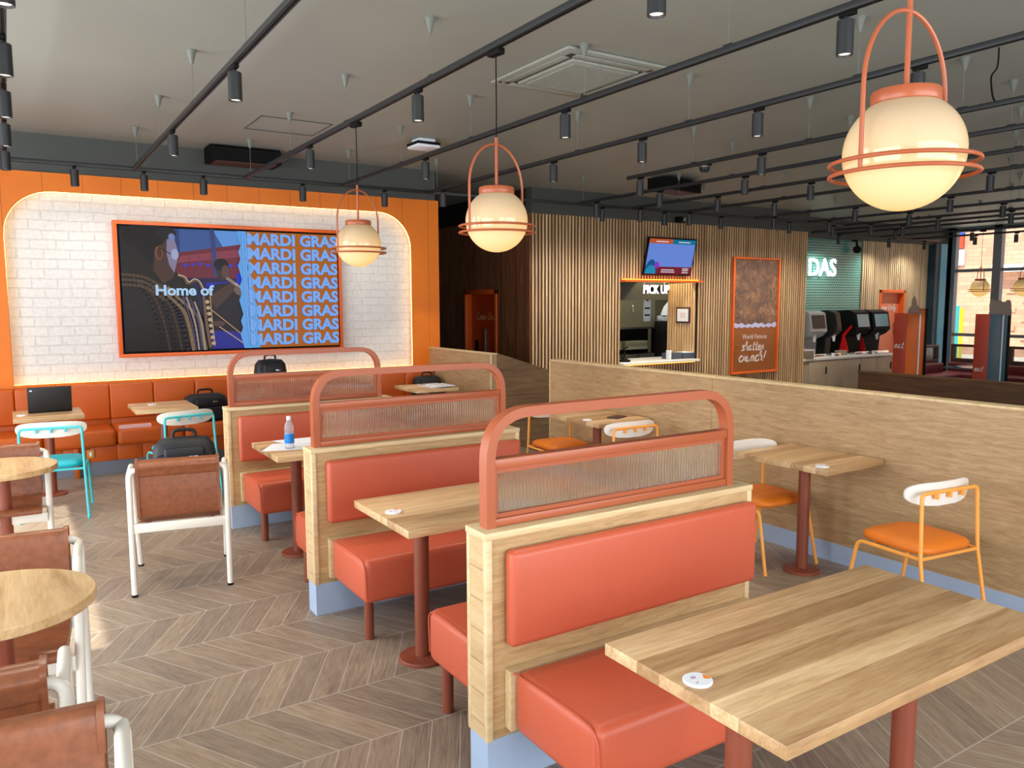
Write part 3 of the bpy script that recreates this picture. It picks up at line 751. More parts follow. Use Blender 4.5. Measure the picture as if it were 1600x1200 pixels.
# ------------------------------------------------------------------ lounge chairs (white tube frame, tan leather sling)
def lounge_chair(label, group):
    t = thing('lounge_chair', label, 'chair', (0, 0, 0), 0, group); r = .0165
    for s in (-1, 1):
        MB().tube(fillet([(s * .258, -.288, .728), (s * .262, -.03, .728), (s * .262, .30, .012)], .07, 8), r, 12).build('arm_leg', WHITEM, t)
        for y in (-.29, .30): MB().lathe([(.0175, 0), (.0175, .014)], (s * .262, y, 0), 12).build('foot', BLACK, t)
    MB().box(-.25, .25, -.296, -.280, .375, .43, .004).build('rear_rail', WHITEM, t)
    MB().box(-.25, .25, .142, .158, .375, .43, .004).build('front_rail', WHITEM, t)
    MB().box(-.19, -.165, -.28, .15, .385, .41).build('seat_bearer', WHITEM, t); MB().box(.165, .19, -.28, .15, .385, .41).build('seat_bearer', WHITEM, t)
    MB().tube(fillet([(-.262, -.29, .012), (-.262, -.288, .745), (.262, -.288, .745), (.262, -.29, .012)], .05, 8), r, 12).build('rear_frame', WHITEM, t)
    w = .222
    def shell(prof, name, nn=5):
        pr = crom([(0, y, z) for y, z in prof], nn, True); b = MB(); xs = [-w, -w + .004, -w + .012, w - .012, w - .004, w]; sc = [.90, .97, 1, 1, .97, .90]
        cy = sum(p.y for p in pr) / len(pr); cz = sum(p.z for p in pr) / len(pr); rings = []
        for x, k in zip(xs, sc): rings.append([b.bm.verts.new((x, p.y + (0 if k == 1 else (cy - p.y) * (1 - k) * .15), p.z + (0 if k == 1 else (cz - p.z) * (1 - k) * .12))) for p in pr])
        for a, c in zip(rings, rings[1:]):
            for k in range(len(pr)): b.bm.faces.new((a[k], a[(k + 1) % len(pr)], c[(k + 1) % len(pr)], c[k]))
        b.bm.faces.new(rings[0][::-1]); b.bm.faces.new(rings[-1])
        return b.build(name, LEATHER, t, smooth=50)
    bk = shell([(-.270, .455), (-.292, .48), (-.300, .60), (-.296, .70), (-.292, .775), (-.268, .799), (-.242, .782), (-.228, .70), (-.205, .58), (-.185, .48), (-.20, .44), (-.24, .44)], 'backrest')
    rl = shell([(-.312, .735), (-.322, .765), (-.305, .79), (-.275, .796), (-.262, .785), (-.262, .735), (-.270, .705), (-.30, .705)], 'head_roll')
    shell([(-.20, .44), (-.17, .475), (-.05, .455), (.08, .462), (.17, .476), (.205, .465), (.21, .44), (.18, .43), (.08, .415), (-.10, .41), (-.20, .415)], 'seat')
    for s in (-1, 1): b = MB(); b.bar(crom([(s * (w - .004), -.228, .70), (s * (w - .004), -.240, .79), (s * (w - .004), -.268, .803), (s * (w - .004), -.318, .78), (s * (w - .004), -.304, .69), (s * (w - .004), -.304, .47)], 4), .006, .016, (1, 0, 0)); b.build('strap', LEATHER, bk)
    return t
GL_ = 'tan leather lounge chairs'
lc = lounge_chair('tan leather lounge chair standing alone in the aisle, back to us, rucksack on its seat', GL_)
lc.location = (.834, 5.144, 0); lc.rotation_euler.z = R(-10.5)
dup(lc, (-.114, 5.66, 0), R(178), 'tan leather lounge chair behind the farther round table, facing the camera', GL_)
dup(lc, (-.10, 3.335, 0), R(174), 'tan leather lounge chair between the two round tables, facing the camera', GL_)
dup(lc, (-.182, 2.535, 0), R(-3), 'tan leather lounge chair on the near side of the nearer round table, back to us', GL_)
dup(lc, (-.122, 1.69, 0), R(174), 'tan leather lounge chair cut off in the lower left corner', GL_)

# ------------------------------------------------------------------ orange banquette along the screen wall
bq = thing('banquette', 'long orange upholstered banquette under the white brick niche', 'bench', (0, 9.0, 0))
x = .84 - .42 * 6
while x < 4.55:
    x1 = min(x + .42, 4.60)
    if x1 - x > .1:
        cushion(MB(), x, x1 - .003, .10, .26, .50, .855, .018).build('back_cushion', ORANGEV, bq)
    x += .42
x = .84 - .63 * 4
while x < 4.55:
    x1 = min(x + .63, 4.60)
    if x1 - x > .1:
        cushion(MB(), x, x1 - .003, -.40, .14, .285, .45, .045).build('seat', ORANGEV, bq)
        MB().box(x + .001, x1 - .002, .14, .17, .36, .50, .006).build('lumbar_strip', ORANGEV, bq)
    x += .63
x = .60 - .235 * 12
while x < 4.55: MB().box(x, min(x + .233, 4.6), -.325, -.29, .135, .30, .006).build('apron_panel', ORANGEV, bq); x += .235
MB().box(-2.2, 4.6, -.31, .26, 0, .135).build('plinth', GREYPL, bq)
MB().box(-2.2, 4.6, -.29, .26, .135, .30).build('carcass', BLACK, bq)
for x in (.475, 1.75, 3.0, 4.3): MB().box(x - .02, x + .02, -.385, -.335, 0, .29, .004).build('leg', ORANGEV, bq)
so = MB().box(.565, .635, 8.662, 8.676, .175, .265, .006).build('wall_socket', [SOCK])
tag(so, 'brass-coloured power socket on the banquette front near the turquoise chair', 'socket')
MB().box(.59, .612, 8.656, 8.663, .20, .24, .003).build('switch', WHITEP, so)
so2 = MB().box(4.885, 4.955, 7.684, 7.690, .025, .085, .004).build('floor_socket', PLINTH)
tag(so2, 'blue-grey socket plate low on the screen beside the partition end', 'socket'); MB().box(4.905, 4.935, 7.680, 7.685, .04, .07).build('socket_hole', BLACK, so2)

# ------------------------------------------------------------------ pendant lamps, tracks, spotlights
def pendant(label, drop=.88):
    """origin at the globe centre"""
    t = thing('pendant_lamp', label, 'lamp', (0, 0, 0), 0, 'globe pendant lamps')
    r = .165; prof = []
    for k in range(25):
        a = -math.pi / 2 + (math.pi / 2 + 1.02) * k / 24; prof.append((max(0, r * math.cos(a)), r * math.sin(a)))
    prof.append((prof[-1][0] * .5, prof[-1][1] + .004)); prof.append((0, prof[-1][1]))
    MB().lathe(prof, (0, 0, 0), 48).build('globe', GLOBE, t, smooth=60)
    MB().lathe([(0, .138), (.092, .138), (.094, .142), (.094, .168), (.090, .174), (0, .174)], (0, 0, 0), 40).build('cap', FRAME, t)
    b = MB()
    for z in (-.028, -.062): b.tube([(.198 * math.cos(2 * math.pi * k / 48), .198 * math.sin(2 * math.pi * k / 48), z) for k in range(48)], .006, 8, closed=True)
    b.build('ring', FRAME, t)
    p = [(-.192, 0, -.062), (-.192, 0, .17)]
    for k in range(1, 24): a = math.pi - math.pi * k / 24; p.append((.192 * math.cos(a), 0, .17 + .225 * math.sin(a)))
    p += [(.192, 0, .17), (.192, 0, -.062)]
    MB().tube([Vector(q) for q in p], .0065, 8).xf(Matrix.Rotation(R(4), 4, 'Z')).build('hoop', FRAME, t)
    MB().tube([(0, 0, .17), (0, 0, .43)], .008, 10).build('stem', FRAME, t)
    MB().tube([(0, 0, .43), (.002, 0, .6), (0, 0, drop - .03)], .0035, 6).build('cord', BLACK, t)
    MB().box(-.022, .022, -.05, .05, drop - .036, drop - .002, .006).build('track_adapter', BLACK, t)
    return t
GP = 'globe pendant lamps'
pn = pendant('large globe pendant at upper right, nearest the camera'); pn.location = (2.215, 1.36, 2.124); pn.rotation_euler.z = R(-6)
dup(pn, (2.215, 3.62, 2.126), R(8), 'middle globe pendant, hanging over the bare table and in front of the walnut slats', GP)
dup(pn, (2.215, 5.58, 2.124), R(14), 'globe pendant in front of the right edge of the big screen', GP)
for y, lb in ((7.86, 'small far globe pendant against the bright brick window'), ((7.10), 'far globe pendant cut off by the right edge of the picture')):
    if y > 7.5: q = pendant(lb, 1.083); q.location = (15.5, y, 1.92); q.rotation_euler.z = R(40); fp = q
    else: dup(fp, (15.5, y, 1.92), R(40), lb, GP)
def track(name_lb, x0, y0, x1, y1, z=3.04):
    b = MB(); d = .018
    if abs(x1 - x0) < 1e-6: b.box(x0 - d, x0 + d, y0, y1, z - .035, z, .002); b.box(x0 - .006, x0 + .006, y0, y1, z - .037, z - .034, mi=1)
    else: b.box(x0, x1, y0 - d, y0 + d, z - .035, z, .002); b.box(x0, x1, y0 - .006, y0 + .006, z - .037, z - .034, mi=1)
    o = b.build('lighting_track', [BLACK, SATIN]); return tag(o, name_lb, 'lighting track', 'ceiling lighting tracks')
TR = [(.055, -2.8, 8.72), (1.135, -2.8, 8.72), (2.215, -2.8, 8.72), (3.296, -2.8, 8.72), (4.39, -2.8, 8.72), (5.74, -2.8, 6.66), (6.63, -2.8, 8.70), (7.61, -2.8, 8.70), (8.60, -2.8, 8.70), (10.2, -2.8, 8.70), (11.5, -2.8, 8.70), (12.55, -2.8, 8.70), (13.3, -2.8, 9.93), (14.05, -2.8, 9.93), (15.5, -2.8, 9.93), (16.7, -2.8, 9.93)]
TN = ['leftmost', 'second', 'third', 'fourth', 'fifth', 'sixth', 'seventh', 'eighth', 'ninth', 'tenth', 'eleventh', 'twelfth', 'thirteenth', 'fourteenth', 'fifteenth', 'sixteenth']
for i, (x, y0, y1) in enumerate(TR):
    track('black ceiling track running away from the camera, ' + (TN[0] + ' of all' if i == 0 else TN[i] + ' from the left'), x, y0, x, y1)
track('black cross track in front of the orange screen wall', .055, 8.74, 4.41, 8.74)
track('black cross track in front of the slatted pick-up wall', 4.39, 8.72, 12.57, 8.72, 3.036)
track('black cross track in front of the teal tiled wall', 13.28, 9.95, 17.8, 9.95, 3.036)
def spot(label):
    """origin at the underside of the track"""
    t = thing('track_spotlight', label, 'spotlight', (0, 0, 0), 0, 'black track spotlights')
    MB().box(-.014, .014, -.05, .03, -.022, 0, .003).build('adapter', BLACK, t)
    MB().tube([(0, 0, -.02), (0, 0, -.04)], .009, 8).build('pivot', SATIN, t)
    MB().lathe([(0, -.036), (.034, -.036), (.0375, -.040), (.0375, -.19), (.033, -.19), (.029, -.178), (0, -.178)], (0, 0, 0), 24).build('body', SATIN, t)
    MB().lathe([(0, -.1795), (.027, -.1795), (.027, -.182), (0, -.182)], (0, 0, 0), 20).build('lens', LEDW, t)
    return t
SP = [(0, [3.63, 4.73, 5.77, 6.80, 8.0]), (1, [4.63, 6.58]), (2, [2.41, 4.55, 6.62]), (3, [2.33, 4.48, 6.63]), (4, [2.63, 3.755, 4.92, 6.15, 8.38]), (5, [4.855, 6.46]),
      (6, [5.82, 7.11, 8.31]), (7, [5.74, 7.11, 8.55]), (8, [4.32, 7.04, 8.58]), (9, [5.6, 6.94, 8.35]), (10, [5.59, 6.92, 8.29]), (11, [5.98, 7.07, 8.23]), (12, [8.11]), (13, [8.71]), (14, [8.06]), (15, [7.84, 8.62])]
s0 = None
def put_spot(x, y, lb, z=3.005):
    global s0
    if s0 is None: s0 = spot(lb); s0.location = (x, y, z); return s0
    return dup(s0, (x, y, z), 0, lb)
for ti, ys in SP:
    tn = ('the ' + TN[0] + ' ceiling track') if ti == 0 else ('the ' + TN[ti] + ' ceiling track from the left')
    for k, y in enumerate(ys):
        lb = ('black spotlight on ' + tn) if len(ys) == 1 else ORD[k] + ' black spotlight on ' + tn
        put_spot(TR[ti][0], y, lb)
for k, x in enumerate((.612, 1.222, 1.785, 2.83, 3.805)): put_spot(x, 8.74, NTH[k] + ' black spotlight from the left on the cross track by the orange wall')
for k, x in enumerate((7.06, 8.23, 9.42, 11.04, 12.2)): put_spot(x, 8.72, NTH[k] + ' black spotlight from the left on the cross track by the pick-up wall', 3.001)
for k, x in enumerate((14.12, 15.84, 17.18)): put_spot(x, 9.95, NTH[k] + ' black spotlight from the left on the cross track by the teal tiles', 3.001)
# cone ceiling cups with steel wires carrying the tracks
def hanger(label):
    t = thing('track_hanger', label, 'cable hanger', (0, 0, 0), 0, 'grey cone track hangers')
    MB().lathe([(0, 0), (.036, 0), (.036, -.006), (.030, -.012), (.010, -.085), (.005, -.09), (0, -.09)], (0, 0, 0), 20).build('cone', CONE, t)
    MB().tube([(0, 0, -.085), (0, 0, -.335)], .0022, 5).build('wire', WIRE, t)
    MB().box(-.012, .012, -.03, .03, -.345, -.330, .003).build('clip', SATIN, t)
    return t
h0 = None
HY = {1: [4.36, 5.757, 7.13, 8.51], 2: [4.368, 5.768, 7.148, 8.52], 3: [3.03, 4.272, 5.79, 7.153, 8.53], 4: [3.005, 4.409, 5.78, 7.16, 8.533], 5: [3.1, 4.368, 5.688], 6: [3.2, 4.6, 6.0, 7.4, 8.6], 7: [3.6, 5.0, 6.4, 7.8], 8: [4.1, 5.5, 6.9, 8.3], 9: [4.9, 6.3, 7.7], 10: [5.4, 6.8, 8.2], 11: [6.0, 7.4], 13: [7.2, 8.6], 14: [7.4, 8.9]}
for ti, ys in HY.items():
    for k, y in enumerate(ys):
        lb = ORD[k] + ' grey cone hanger on the ' + TN[ti] + ' ceiling track from the left'
        if h0 is None: h0 = hanger(lb); h0.location = (TR[ti][0], y, 3.38)
        else: dup(h0, (TR[ti][0], y, 3.38), 0, lb)
o = MB().tube(crom([(5.696, 2.855, 3.38), (5.75, 2.886, 3.27), (5.740, 2.917, 3.210), (5.74, 2.902, 3.085), (5.74, 2.882, 3.04)], 6), .006, 6).build('power_cable', BLACK); tag(o, 'black power cable dropping from the ceiling to the sixth track, at upper right', 'cable')
# light thrown by the spotlights (their own beams)
for ti, ys in SP:
    for y in ys:
        if y > 2.4: lamp('spot_beam', 'SPOT', (TR[ti][0], y, 2.81), (0, 0, 0), 40, (1.0, .88, .70)).data.spot_size = R(75)
for x, y in [(a, 8.74) for a in (.612, 1.222, 1.785, 2.83, 3.805)] + [(a, 8.72) for a in (7.06, 8.23, 9.42, 11.04, 12.2)] + [(14.12, 9.95), (15.84, 9.95), (17.18, 9.95)]:
    l = lamp('spot_beam', 'SPOT', (x, y, 2.81), (R(14), 0, 0), 120 if y < 8.73 else (16 if x < 5 else 60), (1.0, .89, .74)); l.data.spot_size = R(140); l.data.spot_blend = 1.0

# ------------------------------------------------------------------ ceiling equipment
ac = thing('air_conditioner', 'grey square ceiling air conditioner cassette with slatted grille', 'air conditioner', (3.66, 4.83, 3.38))
MB().box(-.45, .45, -.50, .50, -.022, 0, .010, 3).build('surround', CASE, ac)
b = MB()
for a in ((-.37, .37, -.42, -.36), (-.37, .37, .36, .42), (-.37, -.31, -.36, .36), (.31, .37, -.36, .36)): b.box(a[0], a[1], a[2], a[3], -.026, -.018)
b.build('air_slot', SATIN, ac)
for a in ((-.33, .33, -.44, -.375), (-.33, .33, .375, .44), (-.40, -.335, -.36, .36), (.335, .40, -.36, .36)): MB().box(a[0], a[1], a[2], a[3], -.032, -.026, .004).build('louvre', CASE, ac)
MB().box(-.30, .30, -.35, .35, -.040, -.020, .012, 3).build('grille_frame', CASE, ac)
b = MB()
for k in range(24): b.box(-.25 + k * .0212, -.25 + k * .0212 + .015, -.30, .30, -.046, -.040)
b.build('grille', CASE, ac)
MB().lathe([(0, -.024), (.014, -.024), (.014, -.022), (0, -.022)], (-.41, .42, 0), 12).build('sensor', BLACK, ac)
ap = thing('wireless_router', 'white square device with black rim on the ceiling near the dark corner', 'ceiling device', (3.76, 7.6, 3.38))
MB().box(-.13, .13, -.13, .13, -.09, -.06, .012).build('casing', WHITEP, ap); MB().box(-.135, .135, -.135, .135, -.062, -.035, .01).build('rim', BLACK, ap); MB().box(-.09, .09, -.09, .09, -.036, 0).build('mount', WHITEP, ap)
ht = thing('ceiling_heater', 'black boxy heater fixed under the ceiling above the orange wall', 'heater', (2.28, 9.05, 3.38))
MB().prism([(-.37, -.16, -.03), (-.37, -.10, 0), (-.37, .2, 0), (-.37, .2, -.17), (-.37, -.16, -.17)], (.74, 0, 0)).build('housing', BLACK, ht)
MB().box(-.32, .32, -.13, .16, -.178, -.168).build('outlet_grille', BROWNM, ht)
h2 = dup(ht, (7.85, 8.1, 3.36), R(10), 'black boxy heater under the ceiling near the slatted pick-up wall'); h2['group'] = 'black ceiling heaters'; ht['group'] = 'black ceiling heaters'
dm = thing('dome_camera', 'small black dome camera on the ceiling with a chrome band', 'camera', (7.33, 7.07, 3.38))
MB().lathe([(0, 0), (.085, 0), (.085, -.03), (.07, -.035), (0, -.035)], (0, 0, 0), 24).build('base', BLACK, dm); MB().lathe([(.072, -.034), (.072, -.05), (.0, -.05)], (0, 0, 0), 24).build('band', CHROME, dm)
MB().lathe([(.066, -.045), (.064, -.075), (.045, -.105), (0, -.115)], (0, 0, 0), 24).build('dome', SATIN, dm)
cm = thing('security_camera', 'black camera on a bracket at the top right of the teal tiles', 'camera', (15.35, 10.5, 2.98))
MB().tube([(0, -.02, 0), (0, -.12, -.02), (0, -.14, -.16)], .025, 8).build('arm', BLACK, cm); MB().lathe([(0, -.12), (.07, -.15), (.085, -.2), (.07, -.26), (0, -.29)], (0, -.14, 0), 16).build('dome', BLACK, cm)
pc = thing('wall_camera', 'small black camera with lens on the bulkhead above the pick-up screen', 'camera', (9.55, 9.80, 3.05))
MB().box(-.07, .07, -.10, 0, -.05, .05, .015).build('housing', BLACK, pc); MB().lathe([(0, 0), (.035, 0), (.03, .03), (0, .03)], (0, 0, 0), 12).xf(Matrix.Translation((.04, -.10, 0)) @ Matrix.Rotation(R(90), 4, 'X')).build('lens', CHROME, pc)

# ------------------------------------------------------------------ the big screen
def EM(name, rgb, s=1.0):
    if name in MATS: return MATS[name]
    t = NT(name); t.b.inputs['Base Color'].default_value = (.006, .006, .006, 1); t.b.inputs['Roughness'].default_value = .3; t.b.inputs['Specular IOR Level'].default_value = .12
    t.b.inputs['Emission Color'].default_value = lin(rgb); t.b.inputs['Emission Strength'].default_value = s; MATS[name] = t.m; return t.m
sc = thing('wall_screen', 'huge orange-framed screen with two musicians and repeated blue MARDI GRAS words', 'screen', (0.972, 9.38, 1.118))
W_, H_ = 2.485, 1.446                                     # outer frame
b = MB()
for a in ((0, W_, 0, .038), (0, W_, H_ - .038, H_), (0, .038, .038, H_ - .038), (W_ - .038, W_, .038, H_ - .038)): b.box(a[0], a[1], -.10, 0, a[2], a[3], .003)
b.build('screen_frame', DOORF, sc)
MB().box(.038, W_ - .038, -.07, -.01, .038, H_ - .038).build('bezel', BLACK, sc)
U0, V0, UW, VH = .062, .062, W_ - .124, H_ - .124
def P2(u, v, l): return (U0 + u * UW, -.0705 - .0006 * l, V0 + v * VH)
class Pic:
    def __init__(s): s.b = MB(); s.m = []; s.l = 0
    def c(s, rgb, k=.85):
        m = EM('screen_%d_%d_%d' % rgb, rgb, k)
        if m not in s.m: s.m.append(m)
        return s.m.index(m)
    def poly(s, pts, rgb): s.l += 1; s.b.poly([P2(u, v, s.l) for u, v in pts], s.c(rgb))
    def ell(s, cx, cy, rx, ry, rgb, n=24, a0=0, a1=360): s.poly([(cx + rx * math.cos(R(a0 + (a1 - a0) * k / n)), cy + ry * math.sin(R(a0 + (a1 - a0) * k / n))) for k in range(n)], rgb)
    def line(s, pts, wd, rgb, smooth=True):
        s.l += 1; q = [Vector(P2(u, v, s.l)) for u, v in pts]; q = crom(q, 6) if smooth and len(q) > 2 else q
        for a, c in zip(q, q[1:]):
            d = (c - a).normalized(); n = Vector((-d.z, 0, d.x)) * wd / 2; s.b.poly([a - n - d * wd * .2, c - n + d * wd * .2, c + n + d * wd * .2, a + n - d * wd * .2], s.c(rgb))
pc_ = Pic()
pc_.poly([(0, 0), (.56, 0), (.56, 1), (0, 1)], (40, 62, 120))
pc_.poly([(.25, .80), (.56, .88), (.56, 1), (.25, 1)], (96, 150, 222)); pc_.poly([(.25, .78), (.45, .84), (.40, 1), (.25, 1)], (58, 88, 150))
pc_.poly([(.22, .60), (.56, .60), (.56, .90), (.22, .80)], (110, 40, 56)); pc_.poly([(.22, .72), (.56, .79), (.56, .86), (.22, .77)], (138, 60, 78))
for k in range(7): pc_.line([(.24 + k * .047, .735 + k * .0095), (.24 + k * .047, .765 + k * .0105)], .006, (96, 38, 60), False)
pc_.poly([(.22, .30), (.56, .30), (.56, .60), (.22, .60)], (34, 32, 70)); pc_.poly([(.50, .44), (.56, .44), (.56, .66), (.50, .64)], (30, 44, 190)); pc_.poly([(.36, .50), (.46, .50), (.46, .57), (.36, .56)], (36, 40, 170))
pc_.line([(.395, 1.0), (.405, .62)], .05, (52, 66, 120), False)
for k in range(9): pc_.ell(.27 + k * .034, .705 + .006 * (k % 3), .010, .014, (54, 58, 196), 10)
# second musician with trumpet and trombone slide
pc_.poly([(.33, 0), (.52, 0), (.535, .2), (.55, .42), (.52, .52), (.47, .56), (.40, .55), (.36, .46), (.34, .25)], (34, 30, 40))
pc_.ell(.437, .665, .030, .085, (62, 44, 44)); pc_.ell(.430, .715, .033, .052, (22, 18, 24), 24, 0, 360); pc_.ell(.448, .655, .018, .055, (92, 66, 62))
pc_.poly([(.36, .44), (.40, .34), (.50, .52), (.48, .57)], (74, 52, 46)); pc_.poly([(.50, .40), (.535, .36), (.55, .48), (.52, .56)], (64, 46, 44))
pc_.line([(.455, .60), (.50, .54), (.545, .47)], .035, (150, 128, 116)); pc_.ell(.515, .50, .030, .045, (110, 92, 84)); pc_.line([(.49, .56), (.53, .50)], .012, (196, 180, 170))
pc_.poly([(.36, .0), (.53, 0), (.52, .14), (.37, .16)], (42, 44, 140))
# first musician: head, glasses, striped shoulders, saxophone
pc_.poly([(0, 0), (0, 1), (.16, 1), (.22, .97), (.23, .90), (.22, .80), (.205, .70), (.24, .62), (.30, .52), (.335, .30), (.36, 0)], (30, 24, 24))
pc_.ell(.150, .86, .085, .155, (20, 15, 16)); pc_.poly([(.155, .93), (.222, .93), (.236, .85), (.240, .77), (.236, .70), (.215, .60), (.17, .55), (.13, .66), (.14, .80)], (74, 50, 44)); pc_.poly([(.195, .93), (.226, .93), (.238, .83), (.236, .74), (.22, .64), (.20, .70), (.19, .80)], (134, 124, 156))
pc_.ell(.158, .80, .017, .06, (122, 74, 50)); pc_.ell(.160, .80, .010, .045, (70, 44, 36)); pc_.line([(.16, .845), (.21, .79), (.245, .765)], .010, (26, 24, 34)); pc_.ell(.226, .79, .016, .045, (164, 170, 206)); pc_.ell(.10, .93, .09, .10, (18, 14, 14)); pc_.ell(.19, .96, .045, .05, (30, 26, 34)); pc_.ell(.215, .93, .014, .03, (120, 132, 180))
for k in range(9):
    x0 = .05 + k * .03; c = ((128, 106, 76) if k % 2 else (40, 32, 46)) if k > 3 else ((66, 52, 40) if k % 2 else (34, 28, 27))
    pc_.line([(.02 + k * .024, .60 - k * .012), (.10 + k * .028, .46 - k * .02), (.14 + k * .026, .22), (.16 + k * .026, 0)], .040 if k > 3 else .024, c)
for k in range(4): pc_.line([(.25 + k * .017, .46 - k * .02), (.285 + k * .015, .22), (.30 + k * .013, 0)], .018, (158, 146, 132) if k % 2 else (72, 60, 96))
for k in range(3): pc_.line([(0, .62 - k * .04), (.09, .60 - k * .04), (.17, .52 - k * .05)], .030, (84, 68, 54))
pc_.line([(.235, .62), (.262, .60), (.275, .555), (.305, .58), (.325, .565), (.34, .50), (.345, .38), (.352, .20), (.365, .02)], .030, (116, 92, 70)); pc_.line([(.235, .625), (.265, .605), (.28, .565), (.305, .59), (.328, .57), (.345, .50)], .010, (206, 190, 166)); pc_.line([(.372, .50), (.375, .30), (.385, .03)], .012, (176, 140, 100))
for k in range(8): pc_.ell(.358 + .003 * k, .40 - k * .05, .010, .016, (190, 166, 132), 10)
pc_.line([(.37, .34), (.46, .20), (.55, .06)], .012, (170, 140, 104), False); pc_.line([(.37, .24), (.46, .12), (.55, -.0)], .010, (196, 172, 134), False); pc_.ell(.405, .215, .03, .025, (84, 60, 52))
# torn paper edge and orange field
edge = [(.545, 1.0), (.552, .93), (.547, .88), (.556, .82), (.552, .76), (.566, .70), (.558, .64), (.574, .58), (.570, .52), (.584, .47), (.578, .41), (.590, .35), (.585, .29), (.594, .23), (.588, .17), (.585, .11), (.592, .05), (.596, 0)]
pc_.poly([(.505 + .004 * ((k * 7) % 5), 1 - k / 17) for k in range(18)][::-1] + edge, (98, 166, 236))
for k in range(7): pc_.line([(.525 + .006 * k, .98 - .02 * k), (.53 + .005 * k, .5), (.545 + .006 * k, .02)], .004, (148, 196, 246) if k % 2 else (66, 128, 204))
pc_.poly(edge + [(1, 0), (1, 1)], (176, 96, 6))
pc_.b.build('picture', pc_.m, sc, smooth=0)
BLW = EM('screen_letter_blue', (122, 172, 244), .9); BLO = EM('screen_letter_shade', (58, 84, 150), .8)
for k in range(8):
    u0 = [.562, .560, .565, .572, .580, .584, .588, .592][k]; v = .885 - k * .1235
    for off, mt in ((1, BLO), (0, BLW)):
        text_mesh('word', 'MARDI GRAS', (.996 - .548) * UW, mt, sc, (U0 + .552 * UW - .006 * off, -.0705 - .0006 * (pc_.l + 2 - off), V0 + v * VH - .004 * off), bold=.042, height=.104 * VH, spacing=1.0)
pk = MB()                                               # torn edge overlaps the first letters
pk.poly([P2(u - .012, v, pc_.l + 4) for u, v in edge] + [P2(u, v, pc_.l + 4) for u, v in edge[::-1]]); pk.build('torn_edge', EM('screen_98_166_236', (98, 166, 236)), sc, smooth=0)
text_mesh('word', 'Home of', .255 * UW, EM('screen_pale_blue', (170, 206, 240), .95), sc, (U0 + .135 * UW, -.0705 - .0006 * (pc_.l + 2), V0 + .452 * VH), bold=.030, height=.088 * VH, spacing=.97)

# ------------------------------------------------------------------ pick-up hatch and the kitchen behind it
ct = thing('pickup_counter', 'white worktop of the pick-up hatch, lit orange underneath', 'counter', (9.207, 9.83, 0))
MB().box(-.862, .862, -.10, .70, .66, .70, .004).build('worktop', WORKTOP, ct)
MB().box(-.85, .84, -.005, .0, .645, .655).build('under_light', WARMS, ct)
MB().box(-.86, .86, .12, .65, -.28, .66).build('base', GREYW, ct)
hd = thing('hatch_canopy', 'orange ledge over the pick-up hatch, glowing upwards onto the slats', 'ledge', (9.207, 9.83, 2.01))
MB().box(-.872, .872, -.13, .10, 0, .035, .003).build('ledge', DOORF, hd); MB().box(-.85, .85, -.045, -.03, .036, .044).build('light_strip', WARMS, hd)
ps = thing('pickup_sign', 'glowing white PICK UP sign hanging inside the hatch', 'sign', (9.52, 10.25, 1.90))
MB().box(-.30, .30, .012, .022, -.06, .06).build('back_rail', BLACK, ps)
text_mesh('letters', 'PICK UP', .60, SIGNW, ps, (-.30, .010, -.075), depth=.02, bold=.012, height=.15)
for x in (-.27, .20): MB().tube([(x, .02, .05), (x, .02, .17)], .008, 6).build('hanger', WHITEP, ps)
struct('wall_kitchen', MB().box(6.67, 12.96, 12.4, 12.5, -.28, 3.38).box(12.9, 12.96, 9.96, 12.5, -.28, 3.38), CREAM)
struct('trim_8', MB().box(8.3, 10.15, 10.52, 10.60, 1.72, 2.6), M('hatch_header_grey', (80, 82, 78), .6))
hood = thing('extractor_hood', 'pale steel cupboard hood with two handles above the dark kitchen equipment', 'hood', (9.75, 11.2, 1.2))
MB().box(-.62, .62, 0, .6, 0, .68, .01).build('body', CREAM, hood); MB().box(-.62, .62, -.02, .02, -.02, .02, .005).build('lip', STEEL, hood)
for x in (-.42, .04): MB().tube([(x, -.01, .42), (x, -.035, .40), (x, -.035, .30), (x, -.01, .28)], .008, 6).build('handle', STEEL, hood)
MB().box(-.76, -.62, -.01, .02, .25, .62).build('notice', WHITEP, hood); MB().box(.33, .50, -.008, 0, .12, .66).build('notice', WHITEP, hood)
b = MB()
for z in (.35, .22): b.box(.35, .48, -.011, -.008, z, z + .03)
b.box(.38, .45, -.011, -.008, .50, .60); b.build('notice_print', BLACK, hood)
fr = thing('kitchen_fryer', 'dark cooking line with steel baskets seen through the pick-up hatch', 'kitchen equipment', (9.7, 11.15, -.28))
MB().box(-.9, .66, .0, .7, 0, 1.0, .01).build('cabinet', DKEQ, fr); MB().box(-.9, .64, .2, .7, 1.0, 1.46).build('back_shelf', BLACK, fr)
for x in (-.75, -.12): MB().box(x, x + .55, -.03, .28, 1.08, 1.24, .015).build('basket_tray', CREAM, fr)
for x in (-.62, -.2, .22): MB().box(x, x + .36, -.06, .1, .90, .99, .01).build('drawer', STEEL, fr)
MB().box(-.4, .1, -.08, .0, .66, .86, .01).build('steel_front', CREAM, fr)
pr_ = thing('bag_dispenser', 'pale cone-shaped bag dispenser on a shelf at the right of the kitchen', 'dispenser', (10.62, 11.0, 1.15))
MB().lathe([(.22, .28), (.16, .44), (.06, .56), (.0, .56)], (0, 0, 0), 16).build('hopper', WHITEP, pr_); MB().box(-.2, .25, -.1, .2, .17, .27, .01).build('shelf_box', WHITEP, pr_); MB().box(-.25, .3, -.15, .3, -1.4, .16).build('stand', DKEQ, pr_)
ds = thing('condiment_dispenser', 'small black pump dispenser on the left end of the pick-up counter', 'dispenser', (8.55, 9.95, .70))
